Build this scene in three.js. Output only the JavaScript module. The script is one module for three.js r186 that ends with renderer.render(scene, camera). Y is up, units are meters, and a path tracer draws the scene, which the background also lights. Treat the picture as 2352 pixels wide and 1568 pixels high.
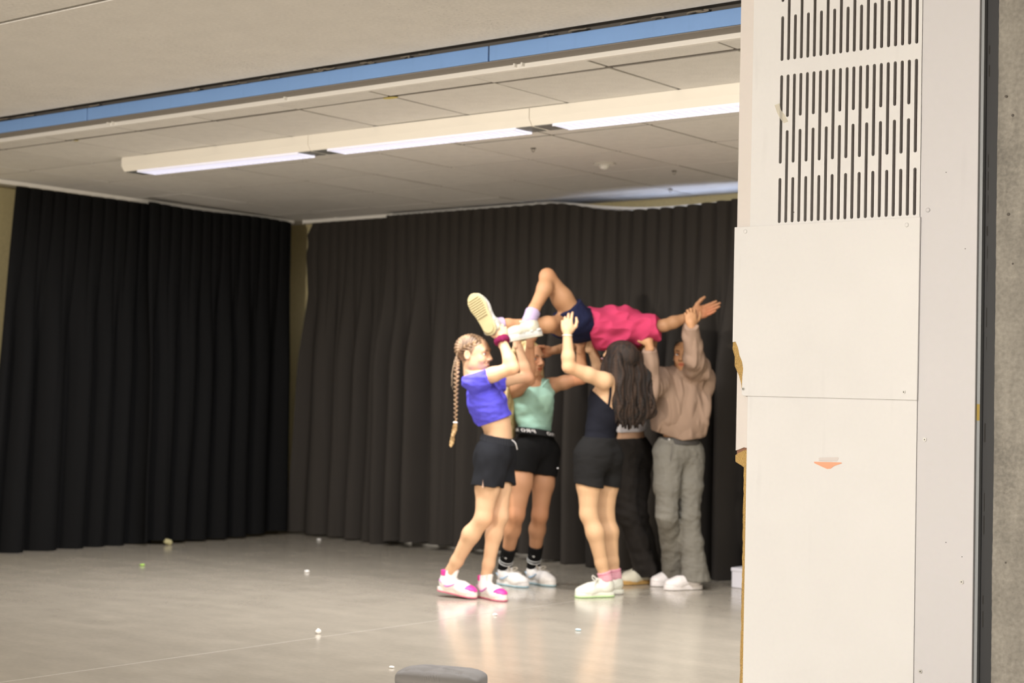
import * as THREE from 'three';
import { RoundedBoxGeometry } from 'three/addons/geometries/RoundedBoxGeometry.js';
import { mergeGeometries, mergeVertices, toCreasedNormals } from 'three/addons/utils/BufferGeometryUtils.js';
import { ImprovedNoise } from 'three/addons/math/ImprovedNoise.js';
import { RectAreaLightUniformsLib } from 'three/addons/lights/RectAreaLightUniformsLib.js';

// ---------------------------------------------------------------- camera
// metres: x along the stage, y up from the stage floor, z towards the hall
const V = (x, y, z) => new THREE.Vector3(x, y, z);
const EYE = V(8.256, 1.101, 4.887), FOCAL = 3673;
const yaw = THREE.MathUtils.degToRad(38.445), pitch = THREE.MathUtils.degToRad(2.139), roll = THREE.MathUtils.degToRad(1.322);
const FWD = V(-Math.sin(yaw) * Math.cos(pitch), Math.sin(pitch), -Math.cos(yaw) * Math.cos(pitch));
const R0 = V(Math.cos(yaw), 0, -Math.sin(yaw)), U0 = R0.clone().cross(FWD);
const RIGHT = R0.clone().multiplyScalar(Math.cos(roll)).addScaledVector(U0, Math.sin(roll));
const UP = R0.clone().multiplyScalar(-Math.sin(roll)).addScaledVector(U0, Math.cos(roll));
const scene = new THREE.Scene();
const camera = new THREE.PerspectiveCamera(2 * THREE.MathUtils.radToDeg(Math.atan(784 / FOCAL)), 1.5, 0.1, 60);
camera.position.copy(EYE); camera.up.copy(UP); camera.lookAt(EYE.clone().add(FWD));
camera.focus = 5.2; camera.userData.fStop = 3.4;

// ---------------------------------------------------------------- sky, lamps, exposure
scene.background = new THREE.Color(0.62, 0.72, 1.0); scene.backgroundIntensity = 4;   // daylight behind the window at the back of the stage
const LIGHT = { key: 92, keyAt: V(5.6, 2.05, 8.4), hall: 11, tube: 76, exposure: 1.75 };
const WARM = new THREE.Color(1.0, 0.905, 0.785), WHITE = new THREE.Color(1.0, 0.955, 0.895), TUBE = new THREE.Color(0.95, 0.93, 0.93), COOL = new THREE.Color(0.80, 0.81, 1.0);
RectAreaLightUniformsLib.init();
const renderer = new THREE.WebGLRenderer();
renderer.toneMapping = THREE.LinearToneMapping; renderer.toneMappingExposure = LIGHT.exposure;
renderer.shadowMap.enabled = true;

// ---------------------------------------------------------------- helpers
let seed = 20240611;
const rnd = () => { seed = (seed + 0x6D2B79F5) | 0; let t = Math.imul(seed ^ (seed >>> 15), 1 | seed); t = (t + Math.imul(t ^ (t >>> 7), 61 | t)) ^ t; return ((t ^ (t >>> 14)) >>> 0) / 4294967296; };
const rr = (a, b) => a + (b - a) * rnd();
const clamp = (x, a = 0, b = 1) => Math.min(b, Math.max(a, x)), lerp = (a, b, t) => a + (b - a) * t;
const smooth = (a, b, x) => { const t = clamp((x - a) / (b - a)); return t * t * (3 - 2 * t); };
const perlin = new ImprovedNoise(), noise = (x, y = 0, z = 0) => perlin.noise(x + 31.7, y + 17.3, z + 5.1);
const fbm = (x, y, z = 0, o = 4) => { let s = 0, a = 0.5; for (let i = 0; i < o; i++) { s += a * noise(x, y, z); x *= 2.03; y *= 2.03; z *= 2.03; a *= 0.5; } return s; };
const at = (x, y, depth) => EYE.clone().addScaledVector(FWD, depth).addScaledVector(RIGHT, (x - 1176) / FOCAL * depth).addScaledVector(UP, (784 - y) / FOCAL * depth);
const names = {};
const numbered = (n) => { const k = names[n] = (names[n] ?? -1) + 1; return k ? n + '_' + String(k).padStart(3, '0') : n; };
function mesh(name, geo, mat, parent) {
  const m = new THREE.Mesh(geo, mat); m.castShadow = m.receiveShadow = true;
  m.name = parent ? name : numbered(name); (parent ?? scene).add(m); return m;
}
function tag(o, label, category, group) { o.userData = { label, category }; if (group) o.userData.group = group; return o; }
function thing(name, pos, label, category, group) { const g = new THREE.Group(); g.name = numbered(name); g.position.copy(pos); scene.add(g); return tag(g, label, category, group); }
function struct(name, geo, mat) { const m = mesh(name, geo, mat); m.userData.kind = 'structure'; return m; }
function structGroup(name) { const g = new THREE.Group(); g.name = numbered(name); scene.add(g); g.userData.kind = 'structure'; return g; }
function lab(o, label) { o.userData.label = label; return o; }
// texture coordinates in metres, by the dominant direction of each face
function metric(geo, s = 1) {
  if (geo.index) geo = geo.toNonIndexed();
  const p = geo.attributes.position, n = geo.attributes.normal, uv = new Float32Array(p.count * 2);
  for (let i = 0; i < p.count; i++) {
    const ax = Math.abs(n.getX(i)), ay = Math.abs(n.getY(i)), az = Math.abs(n.getZ(i)), x = p.getX(i), y = p.getY(i), z = p.getZ(i);
    const [u, v] = ay >= ax && ay >= az ? [x, z] : ax >= az ? [z, y] : [x, y];
    uv[i * 2] = u * s; uv[i * 2 + 1] = v * s;
  }
  geo.setAttribute('uv', new THREE.BufferAttribute(uv, 2)); return geo;
}
const box = (x0, x1, y0, y1, z0, z1, r = 0) => {
  const g = r ? new RoundedBoxGeometry(x1 - x0, y1 - y0, z1 - z0, 2, r) : new THREE.BoxGeometry(x1 - x0, y1 - y0, z1 - z0);
  return metric(g.translate((x0 + x1) / 2, (y0 + y1) / 2, (z0 + z1) / 2));
};
const tube = (pts, r, seg = 40, rad = 8) => new THREE.TubeGeometry(new THREE.CatmullRomCurve3(pts), seg, r, rad, false);
const join = (list) => mergeGeometries(list.map((g) => { g = g.index ? g.toNonIndexed() : g; for (const k of Object.keys(g.attributes)) if (!['position', 'normal', 'uv'].includes(k)) g.deleteAttribute(k); return g; }));
// a tiling texture: fn(x, y) gives [r, g, b] 0..1 with x, y in 0..1
function texture(n, fn, srgb = true) {
  const d = new Uint8Array(n * n * 4);
  for (let j = 0; j < n; j++) for (let i = 0; i < n; i++) { const c = fn(i / n, j / n), k = (j * n + i) * 4; d[k] = clamp(c[0]) * 255; d[k + 1] = clamp(c[1]) * 255; d[k + 2] = clamp(c[2]) * 255; d[k + 3] = 255; }
  const t = new THREE.DataTexture(d, n, n); t.wrapS = t.wrapT = THREE.RepeatWrapping; t.magFilter = THREE.LinearFilter; t.minFilter = THREE.LinearMipmapLinearFilter; t.generateMipmaps = true;
  if (srgb) t.colorSpace = THREE.SRGBColorSpace; t.needsUpdate = true; return t;
}
const rep = (t, x, y = x) => { t = t.clone(); t.repeat.set(x, y); t.needsUpdate = true; return t; };
// noise that tiles over 0..1
const tileNoise = (x, y, f, o = 4, sx = 1, sy = 1) => {
  const q = (a, b) => fbm(a * f * sx, b * f * sy, f, o), wx = x, wy = y;
  return (q(x, y) * (1 - wx) + q(x - 1, y) * wx) * (1 - wy) + (q(x, y - 1) * (1 - wx) + q(x - 1, y - 1) * wx) * wy;
};
const grey = (v, t = [1, 1, 1]) => [v * t[0], v * t[1], v * t[2]];
const std = (o) => new THREE.MeshStandardMaterial({ roughness: 0.8, metalness: 0, ...o });
const rgb = (r, g, b) => new THREE.Color(r, g, b);

// ---------------------------------------------------------------- materials
const speckle = texture(512, (x, y) => grey(0.93 + 0.09 * tileNoise(x, y, 90, 2) + 0.05 * tileNoise(x, y, 9, 3) - (tileNoise(x + .3, y, 130, 1) > 0.26 ? 0.10 : 0)));
const weave = texture(256, (x, y) => grey(0.5 + 0.28 * Math.sin(x * 2 * Math.PI * 64) * Math.sin(y * 2 * Math.PI * 64) + 0.3 * tileNoise(x, y, 40, 3)), false);
const vinyl = texture(1024, (x, y) => { const s = 0.88 + 0.09 * tileNoise(x, y, 6, 4, 1, 3) + 0.05 * tileNoise(x, y, 120, 2) + 0.035 * tileNoise(x, y, 30, 3, 1, 5); return [s, s * 0.985, s * 0.955]; });
const vinylRough = texture(512, (x, y) => grey(0.62 + 0.3 * tileNoise(x, y, 8, 4) + 0.15 * tileNoise(x, y, 60, 2)), false);
const concreteHeight = (x, y) => 0.62 + 0.28 * tileNoise(x, y, 10, 4, 1, 0.7) + 0.28 * tileNoise(x, y, 46, 3) - 0.5 * Math.max(0, tileNoise(x + .37, y + .11, 60, 1) - 0.26) * 3;
const concrete = texture(1024, (x, y) => { const s = 0.80 + 0.16 * tileNoise(x, y, 5, 4) + 0.20 * tileNoise(x, y, 70, 3) + 0.05 * tileNoise(x, y, 18, 3) + 0.16 * tileNoise(x, y, 26, 2, 1, .1) - 0.9 * Math.max(0, tileNoise(x + .37, y + .11, 60, 1) - .27); return [s, s * 0.965, s * 0.90]; });
const concreteBump = texture(1024, (x, y) => grey(concreteHeight(x, y)), false);
const chips = texture(512, (x, y) => { const a = tileNoise(x, y, 70, 2, 1, 2.2), b = tileNoise(x + .5, y + .2, 40, 3, 2.4, 1), s = 0.78 + 0.5 * a + 0.35 * b; return a < -0.30 ? [0.50, 0.36, 0.19] : [0.86 * s + .06, 0.74 * s + .04, 0.47 * s + .02]; });
const paintMark = texture(512, (x, y) => { const s = 0.965 + 0.035 * tileNoise(x, y, 4, 4) + 0.012 * tileNoise(x, y, 80, 2) - 0.03 * Math.max(0, tileNoise(x, y, 7, 2, 4, .5) - .18) * 4; return [s, s * 0.995, s * 0.985]; });
const M = {
  tile: [0.86, 0.82, 0.84, 0.88].map((v) => std({ color: rgb(v * .98, v * .95, v * .905), map: rep(speckle, 1.6), bumpMap: rep(speckle, 1.6), bumpScale: 0.002, roughness: 0.95 })),
  grid: std({ color: rgb(0.10, 0.09, 0.08), roughness: 0.8 }),
  runner: std({ color: rgb(0.13, 0.115, 0.10), roughness: 0.8 }),
  plaster: std({ color: rgb(0.80, 0.772, 0.73), map: rep(speckle, 0.7), roughness: 0.9 }),
  hallWall: std({ color: rgb(0.78, 0.73, 0.66), map: rep(speckle, 0.5), roughness: 0.9 }),
  cream: std({ color: rgb(0.66, 0.57, 0.32), map: rep(speckle, 0.5), roughness: 0.85 }),
  floor: new THREE.MeshPhysicalMaterial({ color: rgb(0.56, 0.52, 0.455), map: rep(vinyl, 0.42, 0.42), roughness: 0.34, roughnessMap: rep(vinylRough, 0.6), ior: 1.5, clearcoat: 0.35, clearcoatRoughness: 0.14 }),
  hallFloor: std({ color: rgb(0.42, 0.38, 0.32), map: rep(vinyl, 0.4), roughness: 0.5 }),
  white: std({ color: rgb(0.93, 0.89, 0.81), roughness: 0.5 }),
  railWhite: std({ color: rgb(0.82, 0.80, 0.76), roughness: 0.45 }),
  blue: std({ color: rgb(0.215, 0.40, 0.80), map: rep(paintMark, 0.8), roughness: 0.5 }),
  dark: std({ color: rgb(0.02, 0.019, 0.018), roughness: 0.8 }),
  beamUnder: std({ color: rgb(0.22, 0.20, 0.18), roughness: 0.8 }),
  board: std({ color: rgb(0.74, 0.75, 0.775), map: rep(paintMark, 0.9), roughness: 0.45 }),
  boardPink: std({ color: rgb(0.71, 0.675, 0.665), map: rep(paintMark, 0.7), roughness: 0.5 }),
  post: std({ color: rgb(0.62, 0.622, 0.665), map: rep(paintMark, 0.55), roughness: 0.5 }),
  brown: std({ color: rgb(0.085, 0.038, 0.022), roughness: 0.7 }),
  chip: std({ color: rgb(0.88, 0.84, 0.8), map: rep(chips, 4), bumpMap: rep(chips, 4), bumpScale: 0.003, roughness: 0.9 }),
  veneer: std({ color: rgb(0.25, 0.12, 0.075), roughness: 0.7 }),
  concrete: std({ color: rgb(0.43, 0.44, 0.455), map: rep(concrete, 1.1), bumpMap: rep(concreteBump, 1.1), bumpScale: 0.016, roughness: 0.85 }),
  rubber: std({ color: rgb(0.018, 0.0195, 0.023), roughness: 0.6 }),
  edge: std({ color: rgb(0.27, 0.29, 0.31), roughness: 0.5 }),
  screw: std({ color: rgb(0.6, 0.6, 0.58), roughness: 0.35, metalness: 0.8 }),
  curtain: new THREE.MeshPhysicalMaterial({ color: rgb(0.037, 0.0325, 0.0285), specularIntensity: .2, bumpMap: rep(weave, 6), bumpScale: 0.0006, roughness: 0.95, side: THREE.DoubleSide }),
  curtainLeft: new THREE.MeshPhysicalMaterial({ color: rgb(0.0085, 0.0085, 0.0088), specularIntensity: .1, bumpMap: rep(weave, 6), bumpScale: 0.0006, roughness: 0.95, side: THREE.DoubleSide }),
  glassFrost: new THREE.MeshPhysicalMaterial({ color: 0xffffff, transmission: 1, thickness: 0, roughness: 0.02, ior: 1.5 }),
};
// ================================================================ the setting
const H = 2.52, HALL = 2.60;           // stage ceiling, hall ceiling above the stage floor
const BACK = -4.36, LEFTW = -1.5, RIGHTW = 7.3;
const TILE = 0.625;
struct('floor', box(-6.12, 11.12, -0.2, 0, BACK - .12, 9.62), M.floor);
const seams = structGroup('floor_seam');   // a welded joint of the vinyl, a hair proud of the floor
for (const x of [3.0]) mesh('weld', box(x - .0022, x + .0022, 0, 0.0004, BACK + .6, 1.9), std({ color: rgb(.42, .395, .35), roughness: .4 }), seams);
struct('wall_left', box(LEFTW - .12, LEFTW, 0, H + .3, BACK, -0.2), M.cream);
struct('wall_right', box(RIGHTW, RIGHTW + .12, 0, H + .3, BACK, 0.0), M.cream);
struct('wall_back', join([box(LEFTW, 2.1, 0, H + .04, BACK - .12, BACK), box(4.3, RIGHTW, 0, H + .04, BACK - .12, BACK), box(2.1, 4.3, 0, 1.2, BACK - .12, BACK), box(2.1, 4.3, 2.3, H + .04, BACK - .12, BACK)]), M.cream);
const win = structGroup('window_1');
mesh('frame', join([box(2.1, 4.3, 1.2, 1.26, BACK - .1, BACK - .03), box(2.1, 4.3, 2.24, 2.3, BACK - .1, BACK - .03), box(2.1, 2.16, 1.26, 2.24, BACK - .1, BACK - .03), box(4.24, 4.3, 1.26, 2.24, BACK - .1, BACK - .03), box(3.17, 3.23, 1.26, 2.24, BACK - .1, BACK - .03)]), M.railWhite, win);
for (const x of [2.16, 3.23]) mesh('pane', box(x, x + 1.01, 1.26, 2.24, BACK - .068, BACK - .062), M.glassFrost, win);
// stage ceiling: a dark grid with lay-in tiles, each tile its own piece
const ceil = structGroup('ceiling');
mesh('slab', box(LEFTW - .1, RIGHTW + .1, H + .03, H + .3, BACK - .12, -0.26), M.grid, ceil);
const tileGeo = [0, 1, 2].map(() => metric(new RoundedBoxGeometry(TILE - .017, 0.03, TILE - .017, 1, 0.003)));
const tileHalf = metric(new RoundedBoxGeometry(TILE - .012, 0.03, 0.25, 1, 0.004));
for (let i = -3; i < 12; i++) for (let j = 0; j < 8; j++) {
  const x = (i + .5) * TILE, z = -(j + .5) * TILE;
  if (x + TILE / 2 > RIGHTW + .2 || z - TILE / 2 < BACK - .3) continue;
  const m = mesh('ceiling_tile', j ? tileGeo[(i + j + 9) % 3] : tileHalf, M.tile[(i * 7 + j * 3 + 21) % 4], ceil);
  m.position.set(x, H + .017 + (rnd() - .5) * .003, j ? z : -0.48);
  m.rotation.set((rnd() - .5) * .003, 0, (rnd() - .5) * .003);
}
for (let i = -2; i < 12; i++) mesh('grid_runner', box(i * TILE - .0082, i * TILE + .0082, H + .0065, H + .029, BACK, -0.36), M.runner, ceil);
for (let j = 1; j < 7; j++) mesh('grid_runner', box(LEFTW, RIGHTW, H + .0068, H + .0288, -j * TILE - .0082, -j * TILE + .0082), M.runner, ceil);
for (const [x, z, r] of [[.687, -.629, .02], [3.111, -.627, .045]]) lab(mesh('water_stain', new THREE.CylinderGeometry(r, r, .001, 20).scale(1, 1, .45).translate(x, H + .0008, z), std({ color: rgb(.62, .52, .16), roughness: .9 }), ceil), 'small yellow water stain at a joint of the tiles');
// hall ceiling panels over the front of the stage, their joint running along the stage
const soffit = structGroup('ceiling_hall');
mesh('ceiling_panel', box(-6, 11, HALL, HALL + .1, -0.205, 1.098), M.plaster, soffit);
mesh('ceiling_panel', box(-6, 11, HALL + .003, HALL + .1, 1.122, 9.5), M.plaster, soffit);
mesh('backing', box(-6, 11, HALL + .1, HALL + .2, -0.26, 9.5), M.dark, soffit);
struct('wall_front_left', box(-6, LEFTW, 0, HALL, -0.2, 0.0), M.hallWall);
struct('wall_hall_left', box(-6.12, -6, 0, HALL + .1, -0.2, 9.5), M.hallWall);
struct('wall_hall_right', box(11, 11.12, 0, HALL + .1, 0, 9.5), M.hallWall);
struct('wall_hall_back', box(-6.1, 11.1, 0, HALL + .1, 9.5, 9.62), M.hallWall);
// blue steel beam along the edge of the opening, in three lengths
const beam = structGroup('beam');
for (const [a, b] of [[-1.6, 1.288], [1.296, 4.012], [4.02, 7.3]]) mesh('beam_length', box(a, b, H + .003, HALL - .012, -0.33, -0.25, 0.003), M.blue, beam);
mesh('underside', box(-1.6, 7.3, H - .002, H + .002, -0.345, -0.254), M.beamUnder, beam);
// frayed insulation showing in the gap above the beam
{
  const wisps = [];
  for (let i = 0; i < 34; i++) { const x = rr(-.5, 5.3); wisps.push(new THREE.TubeGeometry(new THREE.CatmullRomCurve3([0, 1, 2, 3].map((k) => V(x + k * rr(.01, .035), HALL - .012 + rr(0, .007), -0.243 + rr(0, .022)))), 8, rr(.0015, .004), 5)); }
  const w = tag(mesh('insulation', join(wisps), std({ color: rgb(.22, .19, .15), roughness: 1 })), 'frayed pale insulation fibres poking from the gap above the blue beam', 'insulation'); w.userData.kind = 'stuff';
}
// white curtain rails
const railB = thing('curtain_rail', V(0, 0, 0), 'white curtain rail over the back curtain, sagging away from the ceiling at its right', 'curtain rail');
mesh('rail', join([box(-1.05, 1.46, H - .03, H - .004, -4.115, -4.09)]), M.railWhite, railB);
mesh('rail', tube([V(1.46, H - .017, -4.1), V(1.65, H - .035, -4.1), V(1.95, H - .075, -4.1), V(2.35, H - .105, -4.09), V(2.7, H - .1, -4.09), V(3.4, H - .09, -4.09), V(5.6, H - .085, -4.09)], .013, 30, 6), M.railWhite, railB);
for (const x of [1.3, .6, -.1, -.7]) mesh('hanger', box(x, x + .02, H - .004, H + .003, -4.11, -4.095), M.railWhite, railB);
const railL = thing('curtain_rail', V(0, 0, 0), 'white curtain rail over the left side curtain, along the cream wall', 'curtain rail');
mesh('rail', box(-1.16, -1.135, H - .03, H - .002, -4.08, -0.5), M.railWhite, railL);
const railF = thing('curtain_rail', V(0, 0, 0), 'long empty white rail just behind the blue beam', 'curtain rail');
mesh('rail', box(-1.5, 7.2, H - .022, H + .002, -0.375, -0.345, .003), M.railWhite, railF);
for (const x of [1.36, 1.40, 4.09, 4.13, 2.7]) mesh('clip', box(x, x + .008, H - .016, H + .006, -0.345, -0.325), M.railWhite, railF);
struct('baseboard_back', box(LEFTW, RIGHTW, 0, 0.07, -4.36, -4.34, .004), M.railWhite);

// ---------------------------------------------------------------- curtains
// a pleated cloth hung along a line: top(s), bottom(s) heights, pinch pleats above, wide uneven folds below
function curtainGeo({ a, b, top, bottom, pleat = .105, seedAt = 1, fold = .05, topFold = .018, edge = () => [0, 0], flare = 0 }) {
  const L = a.distanceTo(b), dir = b.clone().sub(a).normalize(), out = V(-dir.z, 0, dir.x), nu = Math.ceil(L / .0075), nv = 60;
  const pos = [], uv = [], idx = [];
  for (let j = 0; j <= nv; j++) for (let i = 0; i <= nu; i++) {
    const s = i / nu * L, q = j / nv, v = 1 - Math.pow(1 - q, 1.15), y0 = top(s), y1 = bottom(s), down = (y0 - (y0 - y1) * v - y1) / (y0 - y1), h = 1 - down;
    // pinch pleats fade within the first half metre
    const ph = s / pleat + .16 * noise(s * 3.1, seedAt), w = Math.abs(Math.sin(Math.PI * ph)), pin = -Math.pow(1 - w, 3.2) * topFold * 1.9 + .3 * topFold * w;
    const spread = smooth(0.02, .5, h);
    const P2 = pleat * 1.9, f = s / P2 + .5 * noise(s * 1.9, seedAt * 3.3, h * .4) + .12 * h * noise(s * .8, seedAt + 4), am = clamp(.8 + .8 * noise(s * 2.3, seedAt + 6), .35, 1.3) * spread, fi = 2 * Math.PI * f;
    const low = fold * (.62 * am * Math.cos(fi) + .6 * fbm(s * 2.1, seedAt * 7.7 + h * .3, 0, 2)), slide = P2 / 6.283 * .62 * am * Math.sin(fi);
    const d = pin * (1 - .75 * spread) + low * spread + .012 * noise(s * 1.3, h * 3, seedAt) + flare * h * h * .1;
    const [ex] = edge(s, h, L);
    const sx = s + ex + slide * Math.min(1, s / .1, (L - s) / .1);
    const p = a.clone().addScaledVector(dir, sx).addScaledVector(out, d); p.y = y0 - (y0 - y1) * v;
    pos.push(p.x, p.y, p.z); uv.push(s * 1.4, p.y);
  }
  for (let j = 0; j < nv; j++) for (let i = 0; i < nu; i++) { const k = j * (nu + 1) + i; idx.push(k, k + nu + 1, k + 1, k + 1, k + nu + 1, k + nu + 2); }
  const g = new THREE.BufferGeometry(); g.setAttribute('position', new THREE.Float32BufferAttribute(pos, 3)); g.setAttribute('uv', new THREE.Float32BufferAttribute(uv, 2)); g.setIndex(idx); g.computeVertexNormals(); return g;
}
const curtain = (name, opt, mat, label) => tag(mesh(name, curtainGeo(opt), mat), label, 'curtain');
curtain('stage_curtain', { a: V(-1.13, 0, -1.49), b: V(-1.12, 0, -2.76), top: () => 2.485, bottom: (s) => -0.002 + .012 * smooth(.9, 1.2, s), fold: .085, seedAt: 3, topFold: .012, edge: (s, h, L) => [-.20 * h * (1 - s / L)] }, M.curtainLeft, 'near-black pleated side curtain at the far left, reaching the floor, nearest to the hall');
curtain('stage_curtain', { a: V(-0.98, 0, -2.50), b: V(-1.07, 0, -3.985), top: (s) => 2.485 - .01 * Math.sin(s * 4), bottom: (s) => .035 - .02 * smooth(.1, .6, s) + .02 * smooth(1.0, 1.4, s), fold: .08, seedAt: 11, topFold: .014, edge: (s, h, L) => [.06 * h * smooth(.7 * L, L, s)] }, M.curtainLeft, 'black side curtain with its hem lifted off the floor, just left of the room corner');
const GAP = [[0, 0], [.047, -.08], [.062, -.042], [.1, -.072], [.185, -.045], [.23, -.028], [.45, -.075], [.72, -.11], [1, -.15]];
const gapEdge = (s, h) => { let k = 0; while (k < GAP.length - 2 && h > GAP[k + 1][0]) k++; const [h0, e0] = GAP[k], [h1, e1] = GAP[k + 1]; return [(1 - smooth(0, .22, s)) * lerp(e0, e1, clamp((h - h0) / (h1 - h0)))]; };
curtain('stage_curtain', { a: V(-.955, 0, -4.10), b: V(-.05, 0, -4.10), top: (s) => 2.487, bottom: (s) => .02 - .012 * s, fold: .12, seedAt: 17, topFold: .015, edge: gapEdge, pleat: .095 }, M.curtain, 'narrow dark curtain at the left end of the back wall, beside the bright corner gap');
const sag = (x) => 2.487 - .085 * smooth(1.5, 2.15, x) + .03 * smooth(2.45, 3.2, x) + .006 * Math.abs(Math.sin(x * Math.PI / .105));
curtain('stage_curtain', { a: V(-.07, 0, -4.0), b: V(5.6, 0, -4.0), top: (s) => sag(s - .07), bottom: (s) => .040 * (1 - smooth(1.45, 1.8, s)) * smooth(.05, .2, s) + .003 + .006 * noise(s * 4), fold: .165, seedAt: 23, topFold: .02, pleat: .108 }, M.curtain, 'wide charcoal pleated curtain behind the group of people, its top drooping at the right');

// ---------------------------------------------------------------- fluorescent fitting under the stage ceiling
const lampX = [.42, 2.0, 3.52, 5.04], louvre = new THREE.MeshStandardMaterial({ color: rgb(.8, .8, .9), emissive: COOL, emissiveIntensity: .38, roughness: .3 });
const louvreBlade = new THREE.MeshStandardMaterial({ color: rgb(.8, .8, .86), emissive: COOL, emissiveIntensity: .19, roughness: .35 });
const louvreDim = std({ color: rgb(.35, .36, .36), roughness: .3, metalness: .5 });
{
  const t = thing('fluorescent_light', V(0, 0, 0), 'long white fluorescent ceiling light running across the stage', 'ceiling light');
  const prof = new THREE.Shape([[-1.17, H], [-1.17, 2.468], [-1.192, 2.436], [-1.33, 2.436], [-1.352, 2.468], [-1.352, H]].map(([z, y]) => new THREE.Vector2(-z, y)));
  for (const [a, b] of [[.40, 2.0], [2.004, 3.52], [3.524, 5.04], [5.044, 6.5]]) {
    const g = new THREE.ExtrudeGeometry(prof, { depth: b - a, bevelEnabled: false }); g.rotateY(Math.PI / 2); g.translate(a, 0, 0);
    mesh('housing', metric(toCreasedNormals(g, .4)), M.white, t);
    // louvre: a glowing trough with small cross blades, dark at the lamp ends
    const lit = mesh('diffuser', box(a + .12, b - .1, 2.4325, 2.4365, -1.325, -1.197), louvre, t); void lit;
    for (const [u, w] of [[a + .01, a + .12], [b - .1, b - .01]]) mesh('lamp_end', box(u, w, 2.432, 2.4365, -1.325, -1.197), louvreDim, t);
    const blades = []; for (let x = a + .13; x < b - .11; x += .045) blades.push(box(x, x + .003, 2.424, 2.4335, -1.325, -1.197)); blades.push(box(a + .12, b - .1, 2.424, 2.434, -1.327, -1.324), box(a + .12, b - .1, 2.424, 2.434, -1.198, -1.195));
    mesh('louvre', join(blades), louvreBlade, t);
    const l = new THREE.RectAreaLight(TUBE, LIGHT.tube, b - a - .22, .12); l.position.set((a + b) / 2, 2.42, -1.261); l.lookAt((a + b) / 2, 0, -1.261); scene.add(l);
  }
}
// hall lighting, all of it out of the picture: ceiling panels and one floodlight on a stand
const panelMat = new THREE.MeshStandardMaterial({ color: 0xffffff, emissive: WHITE, emissiveIntensity: 1.0 });
const ROW = ['leftmost', 'second from the left', 'third from the left', 'rightmost'];
for (let k = 0; k < 8; k++) {
  const x = [.5, 3.5, 6.5, 9.2][k % 4], z = k < 4 ? 3.2 : 6.4;
  const t = thing('ceiling_light', V(x, HALL, z), `square white hall ceiling light, ${ROW[k % 4]} of the row ${k < 4 ? 'nearer to' : 'farther from'} the stage`, 'ceiling light');
  mesh('frame', join([box(-.31, .31, -.03, 0, -.31, -.29), box(-.31, .31, -.03, 0, .29, .31), box(-.31, -.29, -.03, 0, -.29, .29), box(.29, .31, -.03, 0, -.29, .29)]), M.railWhite, t);
  mesh('diffuser', box(-.29, .29, -.02, -.012, -.29, .29), panelMat, t);
  const l = new THREE.RectAreaLight(WHITE, LIGHT.hall, .58, .58); l.position.set(x, HALL - .035, z); l.lookAt(x, -1, z); scene.add(l);
}
{
  const p = LIGHT.keyAt, t = thing('floodlight', V(p.x, 0, p.z), 'black floodlight on a tripod stand in the hall, aimed at the stage', 'floodlight');
  mesh('pole', new THREE.CylinderGeometry(.016, .016, p.y - .08, 12).translate(0, (p.y - .08) / 2, 0), M.rubber, t);
  for (let k = 0; k < 3; k++) { const a = k * 2.094; mesh('leg', tube([V(0, .5, 0), V(Math.cos(a) * .28, .2, Math.sin(a) * .28), V(Math.cos(a) * .5, .01, Math.sin(a) * .5)], .011, 12), M.rubber, t); }
  const head = mesh('housing', new THREE.CylinderGeometry(.1, .075, .2, 24, 1, true).rotateX(-Math.PI / 2).translate(0, p.y, .02), M.rubber, t); void head;
  mesh('lamp_lens', new THREE.SphereGeometry(.07, 20, 12).scale(1, 1, .35).translate(0, p.y, 0), new THREE.MeshStandardMaterial({ color: 0xffffff, emissive: WARM, emissiveIntensity: 3 }), t);
  const s = new THREE.SpotLight(WARM, LIGHT.key, 0, .72, .5, 2); s.position.copy(p).add(V(0, 0, -.06)); s.target.position.set(3.4, 1.0, -2); s.castShadow = true; s.shadow.radius = 5; s.shadow.mapSize.set(2048, 2048); scene.add(s, s.target);
}
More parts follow.
